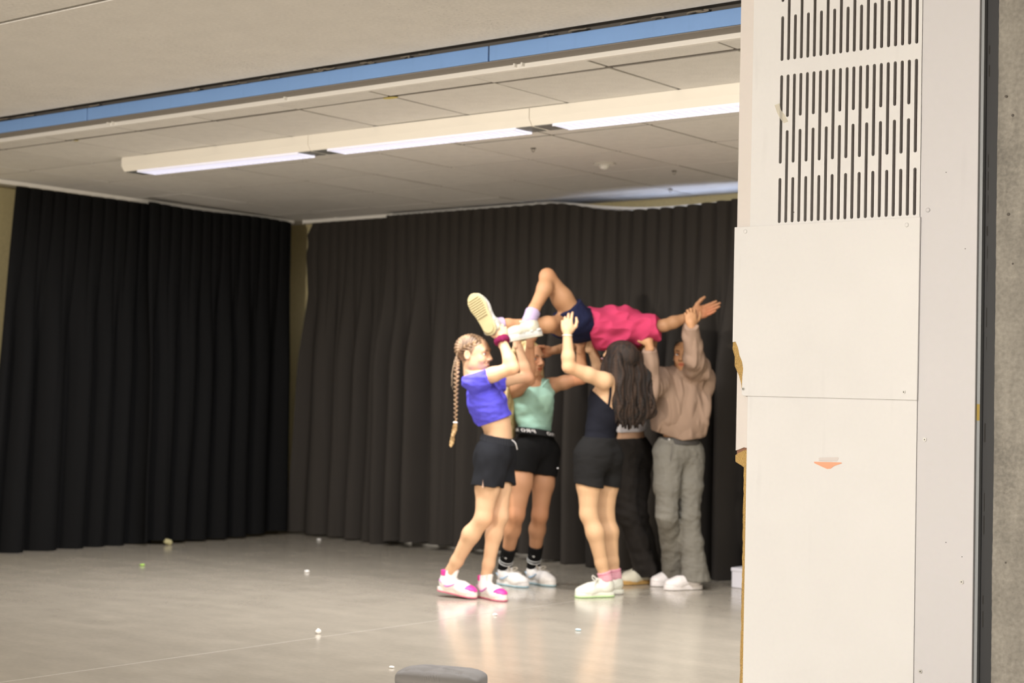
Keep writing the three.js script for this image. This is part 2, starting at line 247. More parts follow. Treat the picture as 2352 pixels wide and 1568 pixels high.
// ================================================================ boarded pillar at the right of the opening
const FZ = 0.2;                          // front face of the boards
{
  const t = thing('boarded_pillar', V(5.85, 0, FZ), 'cream boarded pillar with a slotted vent, a screwed-on cover plate and a broken left edge', 'pillar');
  const L = (g) => g.translate(-5.85, 0, -FZ);
  // slotted vent board
  const x0 = 5.545, x1 = 6.150, sh = new THREE.Shape(); sh.moveTo(x0, 1.70); sh.lineTo(x1, 1.70); sh.lineTo(x1, 3.0); sh.lineTo(x0, 3.0);
  const slot = (x, ya, yb) => { const r = .0052, p = new THREE.Path(); p.moveTo(x - r, ya + r); p.absarc(x, ya + r, r, Math.PI, 2 * Math.PI, false); p.lineTo(x + r, yb - r); p.absarc(x, yb - r, r, 0, Math.PI, false); p.lineTo(x - r, ya + r); sh.holes.push(p); };
  const pitch = .02385, xs = 5.6555, block = (y) => { // one module 0.552 high: bridges alternate from slot to slot
    for (let k = 0; k < 21; k++) { const x = xs + k * pitch; if (x > x1 - .004) continue;
      if (k % 2 === 0) { slot(x, y, y + .150); slot(x, y + .198, y + .494); } else { slot(x, y, y + .308); slot(x, y + .352, y + .494); } }
  };
  block(1.712); block(2.254); 
  const vent = new THREE.ExtrudeGeometry(sh, { depth: .018, bevelEnabled: false, curveSegments: 5 }).translate(0, 0, FZ - .018);
  mesh('vent_board', L(metric(vent)), M.board, t);
  mesh('backing', L(box(x0 - .01, x1 + .02, 1.6, 3.0, FZ - .06, FZ - .032)), M.brown, t);
  mesh('lower_board', L(box(x0 + .002, x1, 0, 1.16, FZ - .018, FZ, .0012)), M.board, t);
  // cover plate, its lower left edge knocked off
  const ps = new THREE.Shape([[5.491, 1.704], [5.491, 1.318], [5.502, 1.320], [5.512, 1.300], [5.519, 1.272], [5.529, 1.252], [5.5335, 1.228], [5.531, 1.2], [5.530, 1.144], [5.536, 1.138], [6.152, 1.1345], [6.154, 1.704]].map(([x, y]) => new THREE.Vector2(x, y)));
  mesh('cover_plate', L(metric(new THREE.ExtrudeGeometry(ps, { depth: .006, bevelEnabled: true, bevelSize: .0012, bevelThickness: .0012, bevelSegments: 2 }).translate(0, 0, FZ + .001))), M.board, t);
  const cs = new THREE.Shape([[5.490, 1.322], [5.489, 1.295], [5.497, 1.268], [5.498, 1.238], [5.506, 1.222], [5.515, 1.205], [5.524, 1.178], [5.528, 1.154], [5.535, 1.150], [5.540, 1.24], [5.530, 1.262], [5.522, 1.30], [5.510, 1.318]].map(([x, y]) => new THREE.Vector2(x, y)));
  const rough = (g, amp, f) => { g = g.toNonIndexed ? g : g; const p = g.attributes.position; for (let i = 0; i < p.count; i++) p.setZ(i, p.getZ(i) + amp * noise(p.getX(i) * f, p.getY(i) * f, 3)); g.computeVertexNormals(); return g; };
  lab(mesh('broken_edge', L(metric(rough(new THREE.ExtrudeGeometry(cs, { depth: .004, bevelEnabled: true, bevelSize: .002, bevelThickness: .003, bevelSegments: 3, curveSegments: 8 }).translate(0, 0, FZ - .004), .002, 90))), M.chip, t), 'bare yellow chipboard where the plate edge is knocked off');
  // strip left of the boards: whole at the top, torn off below
  mesh('edge_strip', L(box(5.491, x0 + .001, 1.69, 3.0, FZ - .03, FZ - .006, .002)), M.boardPink, t);
  const ss = new THREE.Shape([[5.4995, 1.60], [5.4995, .953], [5.512, .957], [5.53, .9645], [5.5465, .963], [5.5465, 1.60]].map(([x, y]) => new THREE.Vector2(x, y)));
  mesh('edge_strip', L(metric(new THREE.ExtrudeGeometry(ss, { depth: .02, bevelEnabled: false }).translate(0, 0, FZ - .03))), M.boardPink, t);
  const vs = new THREE.Shape([[5.4995, .954], [5.512, .958], [5.53, .9655], [5.547, .964], [5.547, .955], [5.53, .951], [5.512, .942], [5.4995, .933]].map(([x, y]) => new THREE.Vector2(x, y)));
  lab(mesh('torn_veneer', L(new THREE.ExtrudeGeometry(vs, { depth: .006, bevelEnabled: false }).translate(0, 0, FZ - .024)), M.veneer, t), 'dark brown torn veneer under the strip');
  const bs = new THREE.Shape([[5.4985, .936], [5.511, .945], [5.53, .953], [5.5465, .957], [5.5465, .893], [5.539, .897], [5.534, .899], [5.528, .9], [5.52, .906], [5.506, .912], [5.4985, .916]].map(([x, y]) => new THREE.Vector2(x, y)));
  lab(mesh('chipboard_stub', L(metric(rough(new THREE.ExtrudeGeometry(bs, { depth: .012, bevelEnabled: true, bevelSize: .002, bevelThickness: .004, bevelSegments: 3 }).translate(0, 0, FZ - .028), .003, 70))), M.chip, t), 'rounded lump of bare chipboard under the torn strip');
  const es = new THREE.Shape(); es.moveTo(5.5475, .9); for (let k = 0; k <= 60; k++) { const y = .9 - k * .9 / 60; es.lineTo(5.5335 + .0022 * noise(y * 60, 2) + .002 * noise(y * 17, 5), y); } es.lineTo(5.5475, 0);
  lab(mesh('chipboard_edge', L(metric(rough(new THREE.ExtrudeGeometry(es, { depth: .016, bevelEnabled: false }).translate(0, 0, FZ - .022), .002, 80))), M.chip, t), 'narrow bare chipboard edge beside the lower board');
  mesh('carcass', L(box(5.552, 6.33, 0, 3.0, -.24, FZ - .06)), M.board, t);
  mesh('side_panel', L(box(5.5475, 5.553, 0, 3.0, -.2, FZ - .03)), M.board, t);
  // post board and its screws
  mesh('post_board', L(box(x1 + .0012, 6.337, 0, 3.0, FZ - .03, FZ - .001, .002)), M.post, t);
  const screw = (x, y, r, domed) => { const g = domed ? new THREE.SphereGeometry(r, 14, 8).scale(1, 1, .45) : new THREE.CylinderGeometry(r, r * .8, .003, 16).rotateX(Math.PI / 2);
    const s = mesh(domed ? 'screw_cap' : 'screw', g, domed ? M.board : M.screw, t); s.position.set(x - 5.85, y, domed ? .0085 : (x > 6.151 ? .0003 : .0088));
    if (!domed) mesh('recess', join([box(-.0024, .0024, -.0007, .0007, .001, .0019), box(-.0007, .0007, -.0024, .0024, .001, .0019)]), M.dark, s); };
  screw(5.532, 1.689, .0075, true); screw(6.111, 1.682, .0075, true); screw(5.535, 1.160, .0052, false); screw(6.110, 1.158, .0052, false);
  const cap = mesh('screw_cap', new THREE.SphereGeometry(.0075, 14, 8).scale(1, 1, .45), M.post, t); cap.position.set(6.177 - 5.85, 1.726, 0);
  screw(6.177, 1.012, .006, false); screw(6.302, .584, .0065, false); screw(6.173, .298, .006, false);
  for (const [x, y] of [[6.25, .70], [6.302, .66], [6.235, 1.84], [6.30, 1.60], [5.71, 1.745]]) { const m = mesh('hole', new THREE.CylinderGeometry(.0014, .0014, .002, 8).rotateX(Math.PI / 2), M.dark, t); m.position.set(x - 5.85, y, x > 6.15 ? -.001 : .0002); }
}
// torn sticker remains on the lower board
{
  const p = V(5.85, .92, FZ), t = thing('sticker_remnant', p, 'torn orange and white paper scrap stuck on the lower cream board', 'sticker');
  const s = new THREE.Shape([[-.052, .0075], [-.01, .0085], [.044, .0095], [.048, .007], [.02, -.003], [.008, -.012], [-.004, -.0135], [-.018, -.009], [-.05, .003]].map(([x, y]) => new THREE.Vector2(x, y)));
  lab(mesh('orange_scrap', new THREE.ExtrudeGeometry(s, { depth: .0008, bevelEnabled: false }).translate(0, 0, .0006), std({ color: rgb(.80, .36, .22), roughness: .6 }), t), 'orange paper scrap with a pointed lower edge');
  const w = new THREE.Shape([[-.032, .012], [.03, .0125], [.036, .022], [.034, .026], [-.03, .022], [-.034, .02]].map(([x, y]) => new THREE.Vector2(x, y)));
  lab(mesh('white_scrap', new THREE.ExtrudeGeometry(w, { depth: .0006, bevelEnabled: false }).rotateY(.06).translate(0, 0, .002), std({ color: rgb(.62, .58, .57), roughness: .7 }), t), 'greyish white backing strip');
}
// scrap of clear tape over the vent
{
  const tape = new THREE.Shape([[-.006, .03], [.012, .034], [.018, .012], [.034, -.008], [.046, -.03], [.03, -.034], [.016, -.018], [.004, .004]].map(([x, y]) => new THREE.Vector2(x, y)));
  const m = mesh('clear_tape', new THREE.ExtrudeGeometry(tape, { depth: .0006, bevelEnabled: false }), new THREE.MeshPhysicalMaterial({ color: rgb(.93, .91, .85), transmission: .75, thickness: 0, roughness: .25 }));
  m.position.set(5.637, 2.078, FZ + .0006); tag(m, 'crumpled strip of clear tape stuck on the slotted vent board', 'tape');
}
// joint and rough concrete wall at the right edge
const tr = structGroup('trim_1');
mesh('edge_strip', box(6.3385, 6.348, 0, 3, .05, FZ - .012), M.edge, tr);
mesh('seal', box(6.348, 6.42, 0, 3, .05, FZ - .03, .004), M.rubber, tr);
{ const crack = []; for (let y = .1; y < 2.5; y += .07) if (rnd() > .35) crack.push(box(6.357 + rr(-.002, .002), 6.3595, y, y + rr(.02, .065), FZ - .031, FZ - .0292)); mesh('crack', join(crack), M.dark, tr); }
mesh('tape_mark', box(6.3385, 6.3475, 1.075, 1.125, FZ - .0135, FZ - .0115), std({ color: rgb(.36, .25, .04), roughness: .6 }), tr);
const con = structGroup('wall_front_right');
{
  const g = new THREE.PlaneGeometry(1.0, 2.7, 220, 560), p = g.attributes.position;
  for (let i = 0; i < p.count; i++) { const x = p.getX(i), y = p.getY(i); let d = .006 * fbm(x * 9, y * 4, 2) + .0045 * fbm(x * 48, y * 36, 7, 3) + .003 * noise(x * 60, y * 2.5, 4); d += .0025 * smooth(.004, 0, Math.abs(x + .387 + .002 * noise(y * 9))) - .0016 * smooth(-.4, -.405, x); d -= .003 * smooth(.0, .004, -x - .466 + .01 * noise(y * 14, 4)); p.setZ(i, d); }
  g.computeVertexNormals(); mesh('concrete_face', metric(g.translate(6.391 + .5, 1.3, FZ - .012)), M.concrete, con);
}
mesh('concrete_core', box(6.395, 11, -.5, 3, -.2, FZ - .022), M.concrete, con);
for (const [x, y, r] of [[6.434, .652, .003], [6.44, 2.0, .0045], [6.43, 1.7, .005], [6.418, 2.06, .004], [6.445, 1.55, .003]]) { const m = mesh('pit', new THREE.SphereGeometry(r, 10, 6).scale(1, 1, .3), M.grid, con); m.position.set(x, y, FZ - .0115); }
// ================================================================ small things
const matteWhite = std({ color: rgb(.62, .61, .66), roughness: .7 });
{
  const p = V(2.807, H, -2.817), t = thing('smoke_detector', p, 'small round white smoke detector on the stage ceiling', 'smoke detector');
  mesh('base', new THREE.CylinderGeometry(.062, .066, .012, 28).translate(0, -.004, 0), M.railWhite, t);
  mesh('dome', new THREE.SphereGeometry(.032, 20, 12).scale(1, .75, 1).translate(0, -.014, 0), std({ color: rgb(.85, .85, .82), roughness: .3 }), t);
}
for (const [x, z, l] of [[2.537, -3.957, 'small grey metal hook on the ceiling above the back curtain'], [2.788, -2.153, 'tiny dark metal hook on the ceiling behind the long light'], [3.0, -3.28, 'tiny grey hook on the ceiling to the right of the smoke detector']]) {
  const t = thing('ceiling_hook', V(x, H, z), l, 'hook'); mesh('plate', new THREE.CylinderGeometry(.014, .016, .005, 14).translate(0, -.001, 0), M.beamUnder, t);
  mesh('hook', new THREE.TorusGeometry(.009, .002, 6, 16).translate(0, -.012, 0), M.beamUnder, t);
}
// grey padded cushion at the stage edge
{
  const t = thing('floor_cushion', V(4.27, 0, .25), 'grey padded cushion with puckered seams at the bottom edge of the picture', 'cushion');
  const W = .172, Hh = .084, D = .11, g = new THREE.SphereGeometry(1, 128, 96), p = g.attributes.position;
  for (let i = 0; i < p.count; i++) {
    let x = p.getX(i), y = p.getY(i), z = p.getZ(i); const q = (a, e) => Math.sign(a) * Math.pow(Math.abs(a), e);
    x = q(x, .55) * W; z = q(z, .6) * D; y = q(y, .55);
    const bump = 1 + .03 * Math.sin(x * 13 + .6) + .025 * noise(x * 16, 1) + .05 * Math.exp(-Math.pow((x + .09) / .04, 2)) - .06 * smooth(.05, .22, x);
    let yy = .042 + y * Hh * .5 * bump; if (yy < .002) yy = .002;
    const ridge = Math.exp(-Math.pow((z - .055) / .02, 2)) * smooth(.03, .08, yy);
    yy -= ridge * (.004 + .0045 * Math.max(0, Math.sin(x * 95 + 2.5 * noise(x * 12))));
    yy += .0018 * noise(x * 60, z * 45, yy * 30);
    p.setXYZ(i, x, yy, z);
  }
  g.computeVertexNormals();
  const body = mesh('cushion_cover', g, std({ color: rgb(.205, .195, .188), bumpMap: rep(weave, 5), bumpScale: .0012, roughness: .95 }), t); body.rotation.y = -.64 * 0 + .38;
  const seam = mesh('seam', tube([V(.0, .062, .094), V(-.004, .045, .104), V(-.006, .02, .106), V(-.006, .004, .1)], .0016, 20, 6), std({ color: rgb(.1, .095, .09) }), t); seam.rotation.y = .38;
}
tag(mesh('cable_duct', box(-.5, 1.78, 0, .019, -4.25, -4.215, .003), M.railWhite), 'low white cable duct on the floor under the hem of the back curtain', 'cable duct');
{
  const t = thing('carton', V(3.42, 0, -3.72), 'white carton on the floor at the right end of the back curtain', 'box');
  mesh('body', box(-.17, .2, .001, .105, -.12, .1, .004), matteWhite, t); mesh('lid', box(-.174, .204, .1, .122, -.124, .104, .004), matteWhite, t);
}
// litter on the floor
const scrap = (name, x, z, r, col, label, flat = .5) => {
  const g = new THREE.IcosahedronGeometry(r, 2), p = g.attributes.position;
  for (let i = 0; i < p.count; i++) { const k = 1 + .35 * noise(p.getX(i) * 1.2 / r, p.getY(i) * 1.2 / r + x, p.getZ(i) * 1.2 / r); p.setXYZ(i, p.getX(i) * k, p.getY(i) * k * flat, p.getZ(i) * k); }
  g.computeVertexNormals(); g.computeBoundingBox(); const m = mesh(name, g.translate(0, -g.boundingBox.min.y, 0), std({ color: col, roughness: .7 })); m.position.set(x, 0, z); return tag(m, label, 'litter');
};
const paper = rgb(.85, .83, .8);
scrap('paper_ball', 2.92, -.435, .0125, paper, 'small white paper ball alone on the open floor left of the grey cushion', .9);
scrap('paper_scrap', 3.694, -1.427, .014, rgb(.5, .68, .76), 'pale blue scrap on the floor in front of the girl with long dark hair', .35);
scrap('green_scrap', .075, -1.685, .016, rgb(.38, .62, .12), 'bright green scrap on the floor before the left curtain', .4);
scrap('paper_scrap', 3.076, -1.55, .012, paper, 'white crumb on the floor in front of the pink-trimmed shoes', .4);
scrap('paper_scrap', 1.011, -2.226, .016, paper, 'white crumb on the floor below the dark corner of the curtains', .45);
scrap('paper_scrap', 3.802, .017, .011, paper, 'white crumb on the floor just left of the grey cushion', .4);
{
  const p = at(630, 1241, 11.9), q = at(345, 1248, 11.2);
  scrap('paper_scrap', p.x, -3.86, .016, paper, 'white crumb near the hem in the far corner of the stage', .5);
  scrap('bottle_cap', -.93, -2.72, .03, rgb(.42, .38, .2), 'dull yellow stub lying under the lifted hem of the left curtain', .8); void q;
}
// ================================================================ people: bodies and clothes as smooth solids, meshed on a grid
const mix = (a, b, t) => a.clone().lerp(b, t), unit = (v) => v.clone().normalize(), sum = (a, v, s) => a.clone().addScaledVector(v, s);
const dirOf = (r, u, f) => V(0, 0, 0).addScaledVector(RIGHT, r).addScaledVector(UP, u).addScaledVector(FWD, f).normalize();   // a direction in right / up / away terms
// solids: tapered capsule, ellipsoid in its own axes, half-space
function cone(a, b, ra, rb, k = .02) {
  const ax = a.x, ay = a.y, az = a.z, dx = b.x - ax, dy = b.y - ay, dz = b.z - az, L2 = dx * dx + dy * dy + dz * dz || 1e-9, R = Math.max(ra, rb);
  return { k, a, b, ra, rb, kind: 'cone', lo: [Math.min(ax, b.x) - R, Math.min(ay, b.y) - R, Math.min(az, b.z) - R], hi: [Math.max(ax, b.x) + R, Math.max(ay, b.y) + R, Math.max(az, b.z) + R],
    d(x, y, z) { x -= ax; y -= ay; z -= az; let t = (x * dx + y * dy + z * dz) / L2; t = t < 0 ? 0 : t > 1 ? 1 : t; x -= dx * t; y -= dy * t; z -= dz * t; return Math.sqrt(x * x + y * y + z * z) - ra - (rb - ra) * t; } };
}
function ell(c, [r, u, f], [rx, ry, rz], k = .02) {
  const R = Math.max(rx, ry, rz), cx = c.x, cy = c.y, cz = c.z;
  return { k, kind: 'ell', c, ax: [r, u, f], rad: [rx, ry, rz], lo: [cx - R, cy - R, cz - R], hi: [cx + R, cy + R, cz + R],
    d(x, y, z) { x -= cx; y -= cy; z -= cz; const p = (x * r.x + y * r.y + z * r.z) / rx, q = (x * u.x + y * u.y + z * u.z) / ry, s = (x * f.x + y * f.y + z * f.z) / rz, k0 = Math.sqrt(p * p + q * q + s * s), k1 = Math.sqrt(p * p / rx / rx + q * q / ry / ry + s * s / rz / rz); return k1 < 1e-6 ? -Math.min(rx, ry, rz) : k0 * (k0 - 1) / k1; } };
}
const grow = (p, g, k = p.k) => p.kind === 'cone' ? { ...cone(p.a, p.b, p.ra + g, p.rb + g, k), cut: p.cut } : { ...ell(p.c, p.ax, p.rad.map((x) => x + g), k), cut: p.cut };
const minus = (p) => ({ ...p, mode: 'sub' });
const half = (p, n) => ({ mode: 'clip', n: unit(n), o: p, d(x, y, z) { return (x - p.x) * this.n.x + (y - p.y) * this.n.y + (z - p.z) * this.n.z; } });   // keeps the side n points away from
const cutAt = (p, ...planes) => ({ ...p, cut: planes });
// plane through two picture points, seen edge on; keeps the side of the third point
function edgeOn([x1, y1], [x2, y2], depth, keep) { const a = at(x1, y1, depth), b = at(x2, y2, depth), c = at(keep[0], keep[1], depth); let n = b.clone().sub(a).cross(FWD).normalize(); if (c.sub(a).dot(n) > 0) n.negate(); return half(a, n); }
function solid(prims, cell, { color, warp, base = V(0, 0, 0), shift = 0 } = {}) {
  const lo = [1e9, 1e9, 1e9], hi = [-1e9, -1e9, -1e9];
  for (const p of prims) if (!p.mode) for (let c = 0; c < 3; c++) { lo[c] = Math.min(lo[c], p.lo[c]); hi[c] = Math.max(hi[c], p.hi[c]); }
  const pad = cell * 3 + .012; for (let c = 0; c < 3; c++) { lo[c] -= pad; hi[c] += pad; }
  const n = lo.map((v, c) => Math.ceil((hi[c] - v) / cell) + 1), [nx, ny, nz] = n, F = new Float32Array(nx * ny * nz).fill(.2);
  const range = (p, e) => lo.map((v, c) => [Math.max(0, Math.floor((p.lo[c] - e - v) / cell)), Math.min(n[c] - 1, Math.ceil((p.hi[c] + e - v) / cell))]);
  for (const p of prims) {
    if (p.mode === 'clip') continue;
    const [[i0, i1], [j0, j1], [k0, k1]] = range(p, p.k + cell * 2.5), K = p.k;
    for (let k = k0; k <= k1; k++) for (let j = j0; j <= j1; j++) { let q = (k * ny + j) * nx + i0; const y = lo[1] + j * cell, z = lo[2] + k * cell;
      for (let i = i0; i <= i1; i++, q++) {
        const x = lo[0] + i * cell; let d = p.d(x, y, z);
        if (p.cut) for (const h of p.cut) { const e = h.d(x, y, z); if (e > d) d = e; }
        const f = F[q];
        if (p.mode === 'sub') { const m = -d, h = Math.max(K - Math.abs(f - m), 0) / K; F[q] = Math.max(f, m) + h * h * K * .25; }
        else { const h = Math.max(K - Math.abs(f - d), 0) / K; F[q] = Math.min(f, d) - h * h * K * .25; }
      } }
  }
  const clips = prims.filter((p) => p.mode === 'clip');
  if (clips.length || warp || shift) { let q = 0; for (let k = 0; k < nz; k++) for (let j = 0; j < ny; j++) for (let i = 0; i < nx; i++, q++) {
    let f = F[q] + shift; if (f > .06 || f < -.06) { if (f < 0) for (const c of clips) { const e = c.d(lo[0] + i * cell, lo[1] + j * cell, lo[2] + k * cell); if (e > f) f = e; } F[q] = f; continue; }
    const x = lo[0] + i * cell, y = lo[1] + j * cell, z = lo[2] + k * cell; if (warp) f += warp(x, y, z); for (const c of clips) { const e = c.d(x, y, z); if (e > f) f = e; } F[q] = f; } }
  // surface nets
  const map = new Int32Array(nx * ny * nz).fill(-1), P = [], N = [], I = [], sx = 1, sy = nx, sz = nx * ny;
  for (let k = 0; k < nz - 1; k++) for (let j = 0; j < ny - 1; j++) for (let i = 0; i < nx - 1; i++) {
    const q = k * sz + j * sy + i, f0 = F[q], f1 = F[q + 1], f2 = F[q + sy], f3 = F[q + sy + 1], f4 = F[q + sz], f5 = F[q + sz + 1], f6 = F[q + sz + sy], f7 = F[q + sz + sy + 1];
    const neg = (f0 < 0) + (f1 < 0) + (f2 < 0) + (f3 < 0) + (f4 < 0) + (f5 < 0) + (f6 < 0) + (f7 < 0); if (!neg || neg === 8) continue;
    let x = 0, y = 0, z = 0, c = 0; const e = (a, b, X, Y, Z, ax) => { if ((a < 0) === (b < 0)) return; const t = a / (a - b); x += X + (ax === 0 ? t : 0); y += Y + (ax === 1 ? t : 0); z += Z + (ax === 2 ? t : 0); c++; };
    e(f0, f1, 0, 0, 0, 0); e(f2, f3, 0, 1, 0, 0); e(f4, f5, 0, 0, 1, 0); e(f6, f7, 0, 1, 1, 0); e(f0, f2, 0, 0, 0, 1); e(f1, f3, 1, 0, 0, 1); e(f4, f6, 0, 0, 1, 1); e(f5, f7, 1, 0, 1, 1); e(f0, f4, 0, 0, 0, 2); e(f1, f5, 1, 0, 0, 2); e(f2, f6, 0, 1, 0, 2); e(f3, f7, 1, 1, 0, 2);
    x /= c; y /= c; z /= c; map[q] = P.length / 3; P.push(lo[0] + (i + x) * cell, lo[1] + (j + y) * cell, lo[2] + (k + z) * cell);
    const gx = lerp(lerp(f1 - f0, f3 - f2, y), lerp(f5 - f4, f7 - f6, y), z), gy = lerp(lerp(f2 - f0, f3 - f1, x), lerp(f6 - f4, f7 - f5, x), z), gz = lerp(lerp(f4 - f0, f5 - f1, x), lerp(f6 - f2, f7 - f3, x), y), g = Math.hypot(gx, gy, gz) || 1; N.push(gx / g, gy / g, gz / g);
  }
  const quad = (a, b, c, d, flip) => { a = map[a]; b = map[b]; c = map[c]; d = map[d]; if (a < 0 || b < 0 || c < 0 || d < 0) return; flip ? I.push(a, c, b, a, d, c) : I.push(a, b, c, a, c, d); };
  for (let k = 1; k < nz - 1; k++) for (let j = 1; j < ny - 1; j++) for (let i = 1; i < nx - 1; i++) {
    const q = k * sz + j * sy + i, a = F[q] < 0;
    if (a !== F[q + 1] < 0) quad(q - sy - sz, q - sz, q, q - sy, !a);
    if (a !== F[q + sy] < 0) quad(q - sz - sx, q - sx, q, q - sz, !a);
    if (a !== F[q + sz] < 0) quad(q - sx - sy, q - sy, q, q - sx, !a);
  }
  const g = new THREE.BufferGeometry(), C = color ? new Float32Array(P.length) : null;
  if (color) for (let i = 0; i < P.length; i += 3) { const c = color(P[i], P[i + 1], P[i + 2], N[i], N[i + 1], N[i + 2]); C[i] = c[0]; C[i + 1] = c[1]; C[i + 2] = c[2]; }
  g.setAttribute('position', new THREE.Float32BufferAttribute(P, 3)); g.setAttribute('normal', new THREE.Float32BufferAttribute(N, 3)); if (C) g.setAttribute('color', new THREE.BufferAttribute(C, 3)); g.setIndex(I);
  return g.translate(-base.x, -base.y, -base.z);
}
const fuse = (list) => mergeGeometries(list);
const skinMat = new THREE.MeshPhysicalMaterial({ vertexColors: true, roughness: .58, specularIntensity: .6 });
const cloth = (r, g, b, o = {}) => new THREE.MeshPhysicalMaterial({ color: rgb(r, g, b), roughness: .92, specularIntensity: .25, ...o });
const tinted = (o = {}) => std({ vertexColors: true, roughness: .6, ...o });

// ---- hand: palm, four fingers of three bones, thumb from the side of the palm. d wrist to knuckles, n the way the palm faces
function hand(w, d, n, left, { curl = [[20, 25, 15], [22, 28, 16], [24, 30, 18], [26, 32, 20]], spread = 1, thumb = [38, 15], s = 1, oppose = .35 } = {}) {
  d = unit(d); n = unit(n.clone().addScaledVector(d, -n.dot(d))); const t = d.clone().cross(n).multiplyScalar(left ? -1 : 1), P = [], k = .005 * s;   // t: the thumb's side
  const L = (a, b, c) => w.clone().addScaledVector(t, a * s).addScaledVector(d, b * s).addScaledVector(n, c * s), A = [t, d, n];
  P.push(ell(L(.002, .042, -.002), A, [.036 * s, .048 * s, .0145 * s], .012 * s), cone(L(0, -.03, 0), L(.001, .018, 0), .0235 * s, .026 * s, .014 * s), ell(L(.022, .032, .009), A, [.015 * s, .026 * s, .012 * s], .012 * s), ell(L(-.022, .036, .006), A, [.012 * s, .028 * s, .01 * s], .01 * s));
  const len = [[.036, .022, .018], [.040, .026, .019], [.037, .024, .018], [.029, .018, .016]], bx = [.0265, .009, -.0085, -.025], by = [.078, .083, .079, .069];
  for (let f = 0; f < 4; f++) {
    let p = L(bx[f], by[f] - .012, -.001), a = 0; const side = (1.4 - f) * .075 * spread; const fd = unit(d.clone().addScaledVector(t, side));
    P.push(cone(L(bx[f] * .8, .04, -.002), p, .0095 * s, .0088 * s, .008 * s));
    for (let j = 0; j < 3; j++) { a += curl[f][j] * Math.PI / 180; const dd = fd.clone().multiplyScalar(Math.cos(a)).addScaledVector(n, Math.sin(a)), q = sum(p, dd, len[f][j] * s); const r = [.0086, .0078, .0069, .0060].map((v) => v * s * (f === 3 ? .86 : 1)); P.push(cone(p, q, r[j], r[j + 1], k)); p = q; }
  }
  { const A1 = thumb[0] * Math.PI / 180, A2 = thumb[1] * Math.PI / 180, a = L(.022, .014, .006), tip = (ang) => unit(d.clone().multiplyScalar(Math.cos(ang)).addScaledVector(t, Math.sin(ang)).addScaledVector(n, oppose)); const b = sum(a, tip(A1), .038 * s), c = sum(b, tip(A1 - A2), .030 * s), e = sum(c, tip(A1 - A2 * 1.8), .024 * s);
    P.push(cone(a, b, .0135 * s, .0105 * s, .012 * s), cone(b, c, .0105 * s, .0092 * s, .006 * s), cone(c, e, .0090 * s, .0070 * s, .005 * s)); }
  return P;
}
// ---- head
function headFrame(c, f, u, s = 1) { f = unit(f); u = unit(u.clone().addScaledVector(f, -u.dot(f))); const r = f.clone().cross(u); return { c, f, u, r, s, A: [r, u, f], L: (x, y, z) => c.clone().addScaledVector(r, x * s).addScaledVector(u, y * s).addScaledVector(f, z * s), inv: (x, y, z) => { x -= c.x; y -= c.y; z -= c.z; return [(x * r.x + y * r.y + z * r.z) / s, (x * u.x + y * u.y + z * u.z) / s, (x * f.x + y * f.y + z * f.z) / s]; } }; }
function headPrims(H, neck, { smile = 0 } = {}) {
  const { L, A, s } = H, e = (x, y, z, a, b, c, k) => ell(L(x, y, z), A, [a * s, b * s, c * s], k * s), c = (p, q, ra, rb, k) => cone(L(...p), L(...q), ra * s, rb * s, k * s), P = [];
  P.push(e(0, .03, -.02, .073, .078, .092, .02), e(0, .032, .032, .060, .056, .052, .03), e(0, -.03, .028, .058, .072, .060, .03), e(0, -.064, .034, .044, .036, .050, .025), e(0, -.086, .062, .019, .017, .019, .018));
  for (const m of [-1, 1]) P.push(e(m * .034, -.024, .058, .026, .026, .026, .022), e(m * .046, -.05, .015, .02, .035, .035, .02));
  P.push(c([-.036, .027, .074], [.036, .027, .074], .0115, .0115, .018));
  for (const m of [-1, 1]) P.push(minus(e(m * .031, .006, .097, .019, .0125, .017, .012)));
  P.push(c([0, .016, .084], [0, -.022, .107], .0082, .0108, .012), e(0, -.025, .106, .0108, .0098, .0105, .006)); for (const m of [-1, 1]) P.push(e(m * .0115, -.028, .096, .0085, .0075, .0105, .006));
  P.push(e(0, -.055, .074, .026 + .005 * smile, .02, .018, .014), c([-.017, -.051, .0855], [.017, -.051, .0855], .0052, .0052, .007), c([-.015, -.0625, .085], [.015, -.0625, .085], .0064, .0064, .007));
  if (smile) for (const m of [-1, 1]) P.push(e(m * .037, -.03, .064, .02, .018, .02, .012), minus(e(m * .031, -.05, .086, .004, .006, .006, .008)));
  P.push(minus(c([-.021 - .004 * smile, -.0558 + .004 * smile, .093], [.021 + .004 * smile, -.0558 + .004 * smile, .093], .0026 + .0014 * smile, .0026 + .0014 * smile, .004)));
  for (const m of [-1, 1]) { const a = unit(H.f.clone().addScaledVector(H.r, -m * .35)), b = H.u.clone().cross(a); P.push(ell(L(m * .0755, -.003, -.012), [unit(b), H.u, a], [.0085 * s, .030 * s, .019 * s], .006 * s), minus(ell(L(m * .083, -.001, -.009), [unit(b), H.u, a], [.006 * s, .018 * s, .010 * s], .006 * s))); }
  P.push(cone(L(0, -.055, -.025), neck, .045 * s, .047 * s, .03));
  return P;
}
